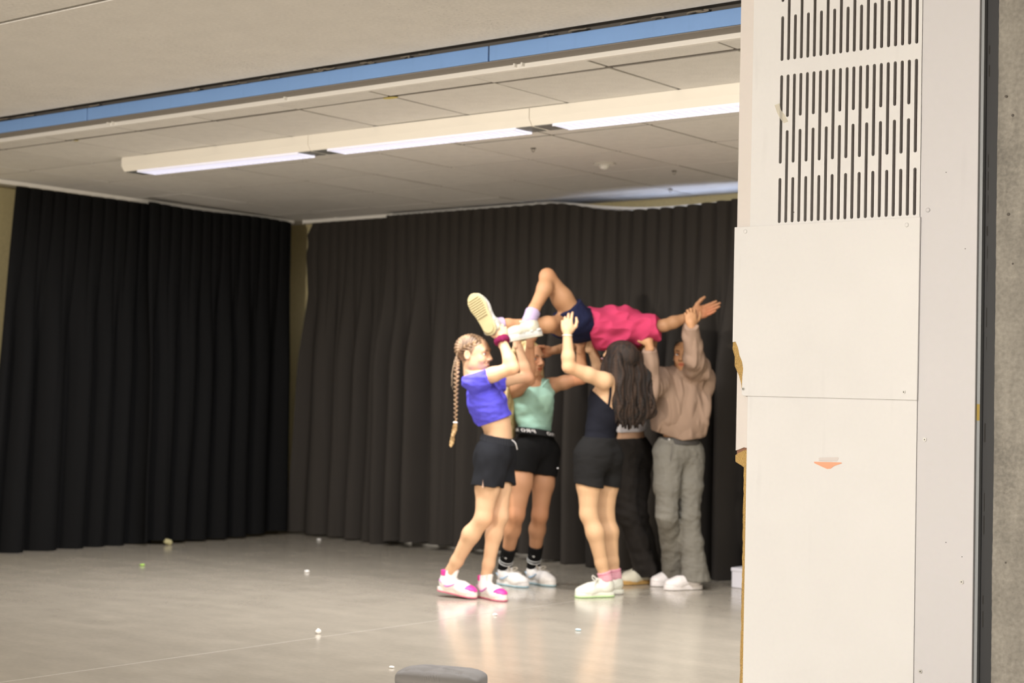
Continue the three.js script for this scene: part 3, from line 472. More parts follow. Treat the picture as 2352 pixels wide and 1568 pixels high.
const skinColor = (base, H, { lip = [.95, .55, .5], blush = .5, smile = 0, red = [] } = {}) => (x, y, z) => {
  let c = [...base]; const v = 1 + .05 * noise(x * 14, y * 14, z * 14) + .03 * noise(x * 60, y * 60, z * 60); c = c.map((q) => q * v);
  for (const [p, r, t] of red) { const d = Math.hypot(x - p.x, y - p.y, z - p.z) / r; if (d < 2.5) { const w = Math.exp(-d * d); c = [c[0] * (1 + (t[0] - 1) * w), c[1] * (1 + (t[1] - 1) * w), c[2] * (1 + (t[2] - 1) * w)]; } }
  if (H) { const [a, b, f] = H.inv(x, y, z); if (Math.abs(a) < .1 && b > -.13 && b < .13 && f > -.12 && f < .13) {
    const bl = blush * .35 * Math.exp(-(((Math.abs(a) - .036) / .018) ** 2) - (((b + .022) / .016) ** 2)) * (f > .03 ? 1 : 0); c[1] *= 1 - .5 * bl; c[2] *= 1 - .45 * bl;
    const w = .024 + .006 * smile, q = a / w; if (f > .066 && Math.abs(q) < 1) { const mid = -.0562 + .006 * smile * q * q, up = mid + .0098 * (1 - q * q), dn = mid - .0115 * (1 - q * q); if (b < up && b > dn) { const t = Math.abs(b - mid); c = c.map((k, i) => k * lip[i]); if (smile && t < .0024 * (1 - q * q)) c = [.62, .56, .5]; else if (t < .0016) c = c.map((k) => k * .35); } }
    if (f > .085 && b < -.027 && b > -.034 && Math.abs(Math.abs(a) - .0065) < .0035) c = c.map((k) => k * .35);
    const er = Math.hypot((Math.abs(a) - .031) / .021, (b - .006) / .012); if (f > .05 && er < 1.15) c = c.map((k, i) => k * [.82, .7, .68][i]);
  } }
  return c;
};
function face(p, H, base, { iris = [.06, .035, .02], brow = [.07, .04, .025], gaze = [0, 0, 1] } = {}) {
  for (const m of [-1, 1]) {
    const g = new THREE.SphereGeometry(.0128 * H.s, 28, 20), pos = g.attributes.position, col = [], gz = unit(V(0, 0, 0).addScaledVector(H.r, gaze[0]).addScaledVector(H.u, gaze[1]).addScaledVector(H.f, gaze[2]));
    for (let i = 0; i < pos.count; i++) { const v = unit(V(pos.getX(i), pos.getY(i), pos.getZ(i))), a = Math.acos(clamp(v.dot(gz), -1, 1)), up = v.dot(H.u); let c = a < .26 ? [.008, .006, .005] : a < .56 ? iris : [.72, .68, .64]; if (up > .42) c = base.map((q) => q * .78); else if (up > .30) c = [.03, .02, .015]; else if (up < -.55) c = base.map((q) => q * .85); col.push(...c); }
    g.setAttribute('color', new THREE.Float32BufferAttribute(col, 3)); const c = H.L(m * .031, .006, .0715).sub(p.position); mesh('eye', g.translate(c.x, c.y, c.z), tinted({ roughness: .25 }), p);
    mesh('eyebrow', solid([cone(H.L(m * .014, .0245, .0925), H.L(m * .033, .029, .0885), .0034 * H.s, .0034 * H.s, .003), cone(H.L(m * .033, .029, .0885), H.L(m * .048, .0235, .0755), .0034 * H.s, .002 * H.s, .003)], .0018, { base: p.position }), std({ color: rgb(...brow), roughness: .8 }), p);
  }
}
// ---- trunk and limbs. S holds the joints; the trunk's front is S.front
function trunk(S) {
  const z = S.size ?? 1, hc = mix(S.hipL, S.hipR, .5), sc = mix(S.shL, S.shR, .5), up = unit(sc.clone().sub(hc)), W = S.waist ?? mix(hc, sc, .42), C = S.chest ?? mix(hc, sc, .74);
  const frame = (r0, u) => { const r = unit(r0.clone().addScaledVector(u, -r0.dot(u))); return [r, u, unit(r.clone().cross(u).negate())]; };
  const hu = unit(W.clone().sub(hc)), A = frame(S.hipR.clone().sub(S.hipL), hu), B = frame(S.shR.clone().sub(S.shL), up), mid = frame(A[0].clone().add(B[0]), up);
  const f = S.front, Q = S.depthy ?? 1;
  return { pelvis: [ell(sum(hc, hu, .03 * z), A, [.125 * z, .10 * z, .090 * z * Q], .05), ell(sum(sum(mix(hc, S.hipL, .55), f, -.03 * z), hu, -.015), A, [.068 * z, .075 * z, .075 * z], .04), ell(sum(sum(mix(hc, S.hipR, .55), f, -.03 * z), hu, -.015), A, [.068 * z, .075 * z, .075 * z], .04)],
    waist: [ell(W, mid, [.100 * z, .14 * z, .076 * z * Q], .06)], chest: [ell(C, B, [.122 * z, .14 * z, .088 * z * Q], .06), ell(sum(sum(C, B[0], .05 * z), f, .05 * z * Q), B, [.045 * z, .05 * z, .042 * z], .04), ell(sum(sum(C, B[0], -.05 * z), f, .05 * z * Q), B, [.045 * z, .05 * z, .042 * z], .04)],
    yoke: [cone(mix(sc, S.shL, .15), S.shL, .055 * z, .045 * z, .04), cone(mix(sc, S.shR, .15), S.shR, .055 * z, .045 * z, .04), cone(sum(sc, up, -.02), sum(S.neck, up, -.0), .06 * z, .047 * z, .05)] };
}
const arm = (sh, el, wr, z = 1, t = 1) => [cone(sh, mix(sh, el, .45), .043 * z * t, .040 * z * t, .03), cone(mix(sh, el, .45), el, .040 * z * t, .0335 * z * t, .02), cone(el, mix(el, wr, .3), .0335 * z * t, .0345 * z * t, .02), cone(mix(el, wr, .3), wr, .0345 * z * t, .0235 * z * t, .02)];
function leg(hip, kn, an, z = 1, back) { const b = back ?? V(0, 0, 0); return [cone(hip, mix(hip, kn, .5), .079 * z, .069 * z, .04), cone(mix(hip, kn, .5), kn, .069 * z, .051 * z, .03), cone(kn, sum(mix(kn, an, .28), b, .014), .049 * z, .0515 * z, .025), cone(sum(mix(kn, an, .28), b, .014), mix(kn, an, .75), .0515 * z, .037 * z, .025), cone(mix(kn, an, .75), an, .037 * z, .034 * z, .02)]; }
// ---- shoe in its own frame: heel at the origin, z to the toe, y up
const outlineAt = (t) => { const T = [0, .015, .06, .15, .32, .5, .68, .84, .94, .985, 1], W = [0, .013, .026, .032, .031, .034, .0425, .040, .028, .013, 0]; let k = 0; while (k < 9 && t > T[k + 1]) k++; return lerp(W[k], W[k + 1], clamp((t - T[k]) / (T[k + 1] - T[k]))); };
function soleShape(len, g = 0) { const s = new THREE.Shape(), n = 60; for (let i = 0; i <= n; i++) { const t = .5 - .5 * Math.cos(Math.PI * i / n), w = (outlineAt(t) + (t > 0.001 && t < .999 ? g : 0)), z = (t - .5) * (len + 2 * g) + len / 2; i ? s.lineTo(w, z) : s.moveTo(w, z); } for (let i = n - 1; i > 0; i--) { const t = .5 - .5 * Math.cos(Math.PI * i / n), w = outlineAt(t) + g, z = (t - .5) * (len + 2 * g) + len / 2; s.lineTo(-w * .92, z); } s.closePath(); return s; }
function shoeFrame(heel, dir, up, len = .25) { const z = unit(dir), y = unit(up.clone().addScaledVector(z, -up.dot(z))), x = y.clone().cross(z); return { heel, len, m: new THREE.Matrix4().makeBasis(x, y, z).setPosition(heel), P: (a, b, c) => heel.clone().addScaledVector(x, a).addScaledVector(y, b).addScaledVector(z, c), x, y, z }; }
function shoe(p, fr, { upper, sole, outsole, high = .088, laces, mark, toeCap, collar, chunky = 0, tread, label, bow, wide = 1 }) {
  const g = new THREE.Group(); g.name = 'shoe'; p.add(g); if (label) g.userData.label = label;
  g.applyMatrix4(new THREE.Matrix4().makeTranslation(-p.position.x, -p.position.y, -p.position.z).multiply(fr.m).multiply(new THREE.Matrix4().makeScale(wide, 1, 1)));
  const L = fr.len, A = [V(1, 0, 0), V(0, 1, 0), V(0, 0, 1)], th = .024 + .012 * chunky, q = (v) => v * L / .25;
  const up = [ell(V(0, .045 + th * .5, q(.05)), A, [.032, .045, .044], .02), cone(V(0, .052, q(.075)), V(0, .046, q(.15)), .0365, .038, .02), ell(V(0, th + .010, q(.183)), A, [.0445, .036, .064], .03), cone(V(0, .06, q(.055)), V(0, high + .015, q(.052)), .036, .0385, .02), cone(V(0, .075, q(.09)), V(0, high + .016, q(.098)), .017, .019, .012)];
  const inside = [half(V(0, th - .008, 0), V(0, -1, 0)), half(V(0, high, 0), V(0, 1, -.18)), minus(cone(V(0, high - .02, q(.054)), V(0, high + .06, q(.054)), .031, .033, .004))];
  const wr = (x, y, z) => .0012 * noise(x * 60, y * 60, z * 50);
  mesh('upper', solid([...up, ...inside], .0045, { warp: wr }), upper, g);
  const ex = (grown, d, y) => toCreasedNormals(new THREE.ExtrudeGeometry(soleShape(L, grown), { depth: d, bevelEnabled: true, bevelSize: .003, bevelThickness: .003, bevelSegments: 3 }), .6).rotateX(Math.PI / 2).translate(0, y, 0);
  mesh('sole', ex(-.002 + .004 * chunky, th - .011, th + .001), sole, g);
  mesh('outsole', ex(-.0015 + .004 * chunky, .003, .0085), outsole ?? sole, g);
  if (chunky) for (const [z, r] of [[.03, .036], [.075, .033], [.13, .034]]) mesh('sole_wave', solid([ell(V(0, th + .004, q(z)), A, [r + .009, .014, .028], .01)], .005), sole, g);
  if (tread) { for (let k = 0; k < 9; k++) { const z = .115 + k * .0135, w = outlineAt(z / .25) - .004; mesh('tread_rib', new RoundedBoxGeometry(w * 1.9, .006, .0075, 2, .002).translate(0, -.0005, q(z)), tread, g); } mesh('tread_heel', new THREE.CylinderGeometry(.027, .027, .006, 24).scale(1, 1, 1.15).translate(0, -.0005, q(.045)), tread, g); }
  if (toeCap) lab(mesh('toe_box', solid([grow(up[2], .0022), half(V(0, .078, 0), V(0, -1, -.16)), half(V(0, 0, q(.158)), V(0, .2, -1))], .004), toeCap, g), 'bright pink toe patch');
  if (collar) lab(mesh('collar', solid([grow(up[3], .003), half(V(0, high - .022, 0), V(0, -1, 0)), half(V(0, high + .003, 0), V(0, 1, -.18)), half(V(0, 0, q(.058)), V(0, 0, 1)), minus(cone(V(0, high - .03, q(.054)), V(0, high + .06, q(.054)), .031, .033, .004))], .004), collar, g), 'pink padded collar');
  if (mark) for (const m of [-1, 1]) { const pts = [[.018, .072], [.045, .052], [.072, .043], [.10, .052], [.125, .068]].map(([z, y]) => V(m * (.0345 + .006 * smooth(.03, .08, z) - .1 * Math.max(0, y - .06)), y, q(z))); const tg = new THREE.TubeGeometry(new THREE.CatmullRomCurve3(pts), 30, .0042, 6); const pp = tg.attributes.position; for (let i = 0; i < pp.count; i++) { const ring = Math.floor(i / 7) / 30, c = new THREE.CatmullRomCurve3(pts).getPointAt(ring), k = .35 + 1.0 * Math.sin(Math.PI * Math.min(1, ring * 1.3 * .75)); pp.setY(i, c.y + (pp.getY(i) - c.y) * k); pp.setX(i, c.x + (pp.getX(i) - c.x) * .6); } tg.computeVertexNormals(); mesh('tick_mark', tg, mark, g); }
  if (laces) { for (let k = 0; k < 4; k++) { const z = .108 + k * .017, y = .088 - k * .0095; mesh('lace', tube([V(-.024, y - .012, q(z)), V(-.01, y - .001, q(z + .003)), V(.01, y + .001, q(z + .003)), V(.024, y - .012, q(z))], .003, 14, 6), laces, g); }
    if (bow) { for (const m of [-1, 1]) mesh('lace_bow', tube([V(0, .09, q(.11)), V(m * .02, .108, q(.115)), V(m * .038, .118 - .012 * (m > 0), q(.125)), V(m * .034, .1, q(.125)), V(m * .008, .09, q(.113))], .0032, 24, 6), laces, g); mesh('lace_end', tube([V(0, .09, q(.112)), V(.03, .086, q(.135)), V(.05, .075, q(.15))], .0026, 14, 6), laces, g); } }
  return g;
}
function sock(p, fr, an, kn, h, mat, r = .036, y0 = .05) { const a = fr.P(0, y0 + .02, .056 * fr.len / .25), d = unit(kn.clone().sub(an)), b = sum(an, d, h); return mesh('sock', solid([cone(a, an, r - .004, r + .002, .01), cone(an, b, r + .002, r + .003 + h * .05, .01), half(b, d)], .005, { base: p.position, warp: (x, y, z) => .0005 * Math.sin(y * 420) }), mat, p); }
// a lock of hair as a chain of capsules
function lock(pts, r0, r1, k = .008) { const c = new THREE.CatmullRomCurve3(pts), n = Math.max(4, Math.round(c.getLength() / .02)), P = []; let a = c.getPointAt(0); for (let i = 1; i <= n; i++) { const b = c.getPointAt(i / n); P.push(cone(a, b, lerp(r0, r1, (i - 1) / n), lerp(r0, r1, i / n), k)); a = b; } return P; }
const hairColor = (a, b, f = 26) => (x, y, z) => { const t = clamp(.5 + 1.1 * noise(x * f, y * 3, z * f) + .5 * noise(x * f * 3, y * 7, z * f * 3)); return [0, 1, 2].map((i) => lerp(a[i], b[i], t)); };
function hairCap(H, g, planes, front = .0) { const { L, A, s } = H; return [cutAt(ell(L(0, .032, -.022), A, [(.074 + g) * s, (.079 + g) * s, (.094 + g) * s], .01), ...planes)]; }
// ================================================================ the people
const person = (pos, label) => thing('person', V(pos.x, 0, pos.z), label, 'person', undefined);
const bodyMesh = (p, list) => mesh('body', fuse(list), skinMat, p);
const folds = (amp, fx, fy, fz, ph = 0) => (x, y, z) => amp * noise(x * fx + ph, y * fy, z * fz) + amp * .4 * noise(x * fx * 2.3, y * fy * 2.1 + ph, z * fz * 2.2);
const matte = (r, g, b, o = {}) => std({ color: rgb(r, g, b), roughness: .75, ...o });

// ---------------------------------------------------------------- girl in the blue top with a long braid
{
  const base = at(1120, 1365, 8.95), p = person(base, 'girl with a long braid in blue cropped top and black shorts, leaning back');
  const fr1 = shoeFrame(sum(V(2.585, .002, -1.985), dirOf(.87, -.115, -.45), -.245), dirOf(.87, -.115, -.45), V(0, 1, 0), .25);
  const toe2 = V(2.765, 0, -2.02), fr2 = shoeFrame(sum(toe2, V(...dirOf(.60, 0, -.80).setY(0).normalize().toArray()), -.245), dirOf(.60, 0, -.80).setY(0), V(0, 1, 0), .25);
  const S = { size: .98, front: dirOf(.93, 0, -.3), hipR: at(1128, 1050, 8.87), hipL: at(1148, 1050, 9.03), shR: at(1096, 872, 8.80), shL: at(1122, 880, 9.06), neck: at(1083, 850, 8.94), waist: at(1143, 978, 8.95), chest: at(1114, 920, 8.93),
    elR: at(1178, 845, 8.74), wrR: at(1153, 782, 8.80), elL: at(1213, 866, 9.15), wrL: at(1188, 783, 9.13), knR: at(1111, 1190, 8.83), knL: at(1148, 1186, 8.93), anR: fr1.P(0, .10, .055), anL: fr2.P(0, .10, .055) };
  const H = headFrame(at(1090, 813, 8.93), dirOf(.91, -.05, -.40), dirOf(-.06, 1, 0), .94), base3 = [.64, .395, .235];
  const T = trunk(S), k1 = sum(S.knR, RIGHT, .03);
  const col = skinColor(base3, H, { smile: 1, red: [[k1, .05, [1.04, .86, .8]], [S.elR, .05, [1.03, .82, .75]], [S.elL, .05, [1.02, .8, .75]], [S.anR, .05, [1.02, .88, .82]]] });
  const hR = hand(S.wrR, dirOf(-.06, 1, .22), dirOf(-.1, -.2, 1), false, { curl: [[30, 45, 30], [32, 48, 30], [34, 50, 32], [36, 52, 34]], s: .93, thumb: [50, 20] });
  const hL = hand(S.wrL, dirOf(.1, 1, -.1), dirOf(-.1, .2, -1), true, { curl: [[60, 30, 20], [60, 30, 20], [62, 32, 20], [64, 34, 22]], s: .93 });
  bodyMesh(p, [solid([...T.pelvis, ...T.waist, ...T.chest, ...T.yoke, ...arm(S.shR, S.elR, S.wrR, 1, 1), ...arm(S.shL, S.elL, S.wrL, .84), ...leg(S.hipR, S.knR, S.anR, .93, dirOf(-1, 0, 0)), ...leg(S.hipL, S.knL, S.anL, .89, dirOf(-.6, 0, .7))], .008, { color: col, base: p.position }),
    solid(headPrims(H, sum(S.neck, UP, -.03), { smile: 1 }), .0034, { color: col, base: p.position }), solid(hR, .003, { color: col, base: p.position }), solid(hL, .003, { color: col, base: p.position })]);
  face(p, H, base3, { iris: [.10, .06, .03], brow: [.16, .09, .05], gaze: [-.1, -.1, 1] });
  // cropped top: trunk and two short sleeves
  const sl = (a, b, t0, t1) => cutAt(cone(mix(a, b, -.12), mix(a, b, t1), .062, .057, .03), half(mix(a, b, t0), unit(b.clone().sub(a))));
  const tee = solid([...[...T.chest, ...T.waist].map((q) => grow(q, .013)), ...T.yoke.map((q) => grow(q, .010)), sl(S.shR, S.elR, .34, .5), sl(S.shL, S.elL, .36, .5), edgeOn([1102, 978], [1182, 950], 8.93, [1115, 900]), edgeOn([1070, 862], [1118, 846], 8.93, [1110, 900])], .006, { base: p.position, warp: folds(.010, 12, 26, 12) });
  mesh('cropped_top', tee, cloth(.105, .092, .62), p);
  // loose shorts: one trunk and two wide legs
  const sh = solid([...T.pelvis.map((q) => grow(q, .018)), cutAt(cone(S.hipR, mix(S.hipR, S.knR, .62), .092, .090, .03), half(mix(S.hipR, S.knR, .48), unit(S.knR.clone().sub(S.hipR)))), cutAt(cone(S.hipL, mix(S.hipL, S.knL, .62), .090, .084, .03), half(mix(S.hipL, S.knL, .46), unit(S.knL.clone().sub(S.hipL)))), edgeOn([1104, 996], [1188, 1012], 8.93, [1130, 1060])], .006, { base: p.position, warp: folds(.011, 11, 7, 11, 4) });
  const shorts = mesh('shorts', sh, cloth(.013, .0135, .016), p);
  mesh('waistband', solid([...T.pelvis, ...T.waist].map((q) => grow(q, .014)).concat(edgeOn([1104, 994], [1188, 1010], 8.93, [1130, 1060]), edgeOn([1101, 1010], [1186, 1027], 8.93, [1130, 980])), .005, { base: p.position, warp: (x, y, z) => .0022 * Math.sin((x - z) * 300) }), cloth(.022, .023, .027), shorts);
  mesh('drawstring', tube([at(1176, 1010, 8.86), at(1184, 1018, 8.84), at(1188, 1032, 8.85)].map((q) => q.sub(p.position)), .003, 10, 6), matte(.5, .48, .46), shorts);
  mesh('side_slit', new THREE.ConeGeometry(.006, .045, 3).translate(...at(1109, 1110, 8.758).sub(p.position).toArray()), std({ color: rgb(.5, .33, .24) }), shorts);
  // hair: combed back in braided rows, one braid hanging behind
  const cap = solid([...hairCap(H, .009, [half(H.L(0, .062, .052), V(0, 0, 0).addScaledVector(H.f, .80).addScaledVector(H.u, -.50)), half(H.L(0, -.052, -.05), V(0, 0, 0).addScaledVector(H.u, -1).addScaledVector(H.f, .5))])], .004, { base: p.position, color: hairColor([.10, .055, .026], [.34, .215, .12], 40), warp: (x, y, z) => { const [a, b, c] = H.inv(x, y, z), th = Math.atan2(b - .03, c + .02), row = Math.abs(a) * 105; return .0032 * Math.sin(row) + .0022 * Math.sin(th * 26 + Math.sin(row) * 2); } });
  const hair = mesh('hair', cap, tinted({ roughness: .5 }), p);
  const path = [H.L(.054, .068, .035), H.L(.073, .05, -.005), H.L(.073, .02, -.05), H.L(.045, -.03, -.088), at(1049, 850, 8.86), at(1048, 890, 8.86), at(1047, 930, 8.86), at(1046, 968, 8.87)];
  const bc = new THREE.CatmullRomCurve3(path), nb = 46, BP = [];
  for (let i = 0; i < nb; i++) { const t = i / nb, q = bc.getPointAt(t), tg = bc.getTangentAt(t), o = unit(tg.clone().cross(FWD)), s = i % 2 ? 1 : -1, r = lerp(.0135, .0085, t); const u = unit(tg.clone().addScaledVector(o, -s * .75)), v = unit(u.clone().cross(FWD)), w = u.clone().cross(v); BP.push(ell(sum(q, o, s * r * .55), [unit(v), u, w], [r * .62, r * 1.25, r * .78], .003)); }
  const braid = mesh('braid', solid(BP, .003, { base: p.position, color: hairColor([.09, .045, .02], [.32, .20, .10], 60) }), tinted({ roughness: .5 }), p);
  lab(mesh('hair_tie', new THREE.TorusGeometry(.0095, .004, 8, 18).rotateX(Math.PI / 2).translate(...at(1046, 970, 8.87).sub(p.position).toArray()), matte(.75, .72, .70), braid), 'pale hair tie');
  mesh('braid_tail', solid([...lock([at(1046, 970, 8.87), at(1045, 990, 8.87), at(1040, 1000, 8.86), at(1041, 1012, 8.87), at(1036, 1025, 8.87)], .010, .006), ...lock([at(1046, 972, 8.87), at(1041, 990, 8.88), at(1038, 1004, 8.88), at(1033, 1023, 8.88)], .008, .004)], .003, { base: p.position, color: hairColor([.25, .14, .05], [.5, .34, .16], 60) }), tinted(), braid);
  { const st = []; for (let k = 0; k < 7; k++) { const y = 812 + k * 3; st.push(tube([at(1050, y, 8.9), at(1043 - k * .6, y + 18, 8.88), at(1038 + rr(-2, 3), y + 40 + k * 4, 8.87)].map((q) => q.sub(p.position)), .0008, 10, 4)); } const s = mesh('stray_hair', join(st), matte(.35, .25, .16), hair); s.userData.kind = 'stuff'; }
  // maroon scrunchie on the near wrist
  { const q = S.wrR, ax = unit(S.wrR.clone().sub(S.elR)), o1 = unit(ax.clone().cross(FWD)), o2 = ax.clone().cross(o1), P = []; for (let k = 0; k < 22; k++) { const a = k / 22 * Math.PI * 2; P.push(ell(q.clone().addScaledVector(o1, Math.cos(a) * .032).addScaledVector(o2, Math.sin(a) * .032).addScaledVector(ax, .004 * (k % 2) + rr(-.004, .004)), [o1, ax, o2], [.013, .015 + rr(0, .005), .013], .006)); } mesh('scrunchie', solid(P, .003, { base: p.position }), cloth(.16, .012, .05), p); }
  const whiteL = matte(.80, .76, .73, { roughness: .45 }), pink = matte(.68, .045, .30, { roughness: .5 }), pinkSole = matte(.62, .14, .22, { roughness: .5 }), soleW = matte(.78, .72, .64, { roughness: .5 }), mauve = matte(.55, .16, .46);
  for (const f of [fr1, fr2]) shoe(p, f, { upper: whiteL, sole: soleW, outsole: pinkSole, high: .118, laces: whiteL, mark: mauve, toeCap: pink, collar: pink, label: f === fr1 ? 'white and pink high-top trainer with its heel raised' : 'white and pink high-top trainer flat on the floor' });
}

// ---------------------------------------------------------------- girl in the mint top with long blonde hair
{
  const base = at(1220, 1340, 9.5), p = person(base, 'blonde girl in mint green sleeveless top and tight black shorts, facing the camera');
  const fl = (v) => v.setY(0).normalize(), d1 = fl(dirOf(.72, 0, -.70)), d2 = fl(dirOf(.66, 0, -.75));
  const toe1 = V(2.448, 0, -2.632), toe2 = V(2.515, 0, -2.81);
  const fr1 = shoeFrame(sum(toe1, d1, -.25), d1, V(0, 1, 0), .25), fr2 = shoeFrame(sum(toe2, d2, -.25), d2, V(0, 1, 0), .25);
  const S = { size: .98, front: dirOf(.5, 0, -.86), hipR: at(1207, 1038, 9.5), hipL: at(1255, 1040, 9.6), shR: at(1176, 897, 9.46), shL: at(1265, 886, 9.6), neck: at(1222, 862, 9.52), waist: at(1228, 968, 9.53), chest: at(1222, 918, 9.52),
    elR: at(1215, 872, 9.25), wrR: at(1218, 783, 9.18), elL: at(1336, 868, 9.5), wrL: at(1334, 796, 9.42), knR: at(1186, 1182, 9.42), knL: at(1240, 1182, 9.55), anR: fr1.P(0, .10, .055), anL: fr2.P(0, .10, .055) };
  const H = headFrame(at(1216, 826, 9.50), dirOf(.72, 0, -.69), dirOf(.02, 1, 0), .95), base3 = [.50, .255, .135];
  const T = trunk(S), col = skinColor(base3, H, { red: [[S.knR, .06, [1.03, .9, .84]], [S.knL, .06, [1.03, .9, .84]], [S.elL, .06, [1.05, .85, .8]]], blush: .8 });
  const hR = hand(S.wrR, dirOf(0, 1, 0), dirOf(0, .3, -1), false, { curl: [[65, 20, 15], [65, 20, 15], [66, 22, 15], [66, 24, 15]], s: .93 }), hL = hand(S.wrL, dirOf(.15, 1, 0), dirOf(-.5, .3, -.8), true, { curl: [[55, 20, 15], [55, 20, 15], [56, 22, 15], [56, 24, 15]], s: .93 });
  bodyMesh(p, [solid([...T.pelvis, ...T.waist, ...T.chest, ...T.yoke, ...arm(S.shR, S.elR, S.wrR), ...arm(S.shL, S.elL, S.wrL), ...leg(S.hipR, S.knR, S.anR, .92, dirOf(-.3, 0, 1)), ...leg(S.hipL, S.knL, S.anL, .92, dirOf(-.3, 0, 1))], .008, { color: col, base: p.position }), solid(headPrims(H, sum(S.neck, UP, -.03)), .0034, { color: col, base: p.position }), solid(hR, .003, { color: col, base: p.position }), solid(hL, .003, { color: col, base: p.position })]);
  face(p, H, base3, { iris: [.08, .09, .10], brow: [.2, .12, .07] });
  const armhole = (s) => minus(cone(mix(S['sh' + s], S['el' + s], -.05), S['el' + s], .052, .06, .008));
  mesh('sleeveless_top', solid([...[...T.chest, ...T.waist].map((q) => grow(q, .012)), ...T.yoke.slice(0, 2).map((q) => grow(q, .006)), armhole('R'), armhole('L'), minus(ell(at(1222, 868, 9.42), [RIGHT, UP, FWD], [.062, .05, .14], .01)), edgeOn([1178, 986], [1280, 996], 9.52, [1220, 920])], .006, { base: p.position, warp: folds(.010, 9, 14, 9, 2) }), cloth(.37, .60, .48), p);
  mesh('strap_trim', tube([at(1245, 888, 9.47), at(1252, 878, 9.46), at(1258, 872, 9.5), at(1262, 874, 9.58)].map((q) => q.sub(p.position)), .005, 14, 6), cloth(.42, .66, .55), p);
  const cut = (a, b, t) => cutAt(cone(a, mix(a, b, t + .15), .087, .074, .03), half(mix(a, b, t), unit(b.clone().sub(a))));
  const sh = mesh('shorts', solid([...T.pelvis.map((q) => grow(q, .008)), ...T.waist.map((q) => grow(q, .006)), cut(S.hipR, S.knR, .33), cut(S.hipL, S.knL, .37), edgeOn([1178, 984], [1282, 994], 9.52, [1220, 1050])], .006, { base: p.position, warp: folds(.003, 20, 12, 20) }), cloth(.0075, .0072, .007), p);
  // waistband with its printed lettering
  const cv = document.createElement('canvas'); cv.width = 1024; cv.height = 64; const cx = cv.getContext('2d'); cx.fillStyle = '#0b0b0b'; cx.fillRect(0, 0, 1024, 64); cx.fillStyle = '#d8d4d0'; cx.font = 'italic bold 58px sans-serif'; cx.textBaseline = 'middle'; for (const [t, x] of [['PRO', 60], ['NIKE', 230], ['PRO', 460], ['NIKE', 630], ['PRO', 850]]) { cx.save(); cx.translate(x, 34); cx.scale(1.25, .82); cx.fillText(t, 0, 0); cx.restore(); }
  const tex = new THREE.CanvasTexture(cv); tex.colorSpace = THREE.SRGBColorSpace; tex.wrapS = THREE.RepeatWrapping;
  const bandC = at(1229, 993, 9.525), bg = new THREE.CylinderGeometry(1, 1, .034, 64, 1, true), bp = bg.attributes.position;
  { const r = unit(S.hipR.clone().sub(S.hipL)).negate(), f = unit(r.clone().cross(V(0, 1, 0))).negate(), bu = bg.attributes.uv; for (let i = 0; i < bp.count; i++) { const a = Math.atan2(bp.getX(i), bp.getZ(i)), q = V(0, 0, 0).addScaledVector(r, Math.sin(a) * .1255).addScaledVector(f, -Math.cos(a) * .1035 * -1); q.y += bp.getY(i) - .02 * Math.sin(a) * .6; q.add(bandC).sub(p.position); bp.setXYZ(i, q.x, q.y, q.z); bu.setX(i, bu.getX(i) * 1.0 + .5 - .02); } bg.computeVertexNormals(); }
  lab(mesh('waistband', bg, std({ map: tex, roughness: .8, side: THREE.DoubleSide }), sh), 'black waistband with white lettering');
  lab(mesh('tick_mark', new THREE.SphereGeometry(.006, 10, 6).scale(1.2, .7, .6).translate(...at(1281, 1075, 9.52).sub(p.position).toArray()), matte(.7, .7, .7), sh), 'small pale mark by the hem');
  const bl = hairColor([.33, .22, .08], [.66, .52, .27], 45), P = [...hairCap(H, .011, [half(H.L(0, .072, .05), V(0, 0, 0).addScaledVector(H.f, .86).addScaledVector(H.u, -.4)), half(H.L(0, -.05, -.05), V(0, 0, 0).addScaledVector(H.u, -1).addScaledVector(H.f, .3))])];
  for (let k = 0; k < 15; k++) { const u = k / 14, x0 = 1184 + 20 * u; P.push(...lock([H.L(-.02 + .09 * u, .09 - .02 * u, -.02 - .04 * u), at(1172 + 16 * u, 815, 9.42 + .12 * u), at(1166 + 18 * u + rr(-2, 2), 870, 9.40 + .14 * u), at(1167 + 16 * u + rr(-4, 4), 930, 9.40 + .12 * u), at(1170 + 12 * u + rr(-5, 5), 985 + rr(-14, 28), 9.50 + .1 * u)], .017, .006)); void x0; }
  for (let k = 0; k < 6; k++) P.push(...lock([H.L(-.055, .06, -.01 - k * .012), at(1240 - k * 2, 826, 9.56 + k * .012), at(1246 - k * 3, 860, 9.57), at(1247 - k * 4, 886 + rr(0, 12), 9.58)], .012, .005));
  mesh('hair', solid(P, .0045, { base: p.position, color: bl }), tinted({ roughness: .5 }), p);
  const w = matte(.80, .77, .74, { roughness: .45 }), pale = matte(.38, .58, .66), ltBlue = matte(.42, .60, .80), ecru = matte(.58, .52, .43);
  shoe(p, fr1, { upper: w, sole: w, outsole: pale, laces: ecru, bow: 1, mark: ltBlue, label: 'white trainer with pale blue sole, left in the picture' }); shoe(p, fr2, { upper: w, sole: w, outsole: pale, laces: ecru, bow: 1, mark: ltBlue, label: 'white trainer with pale blue sole, right in the picture' });
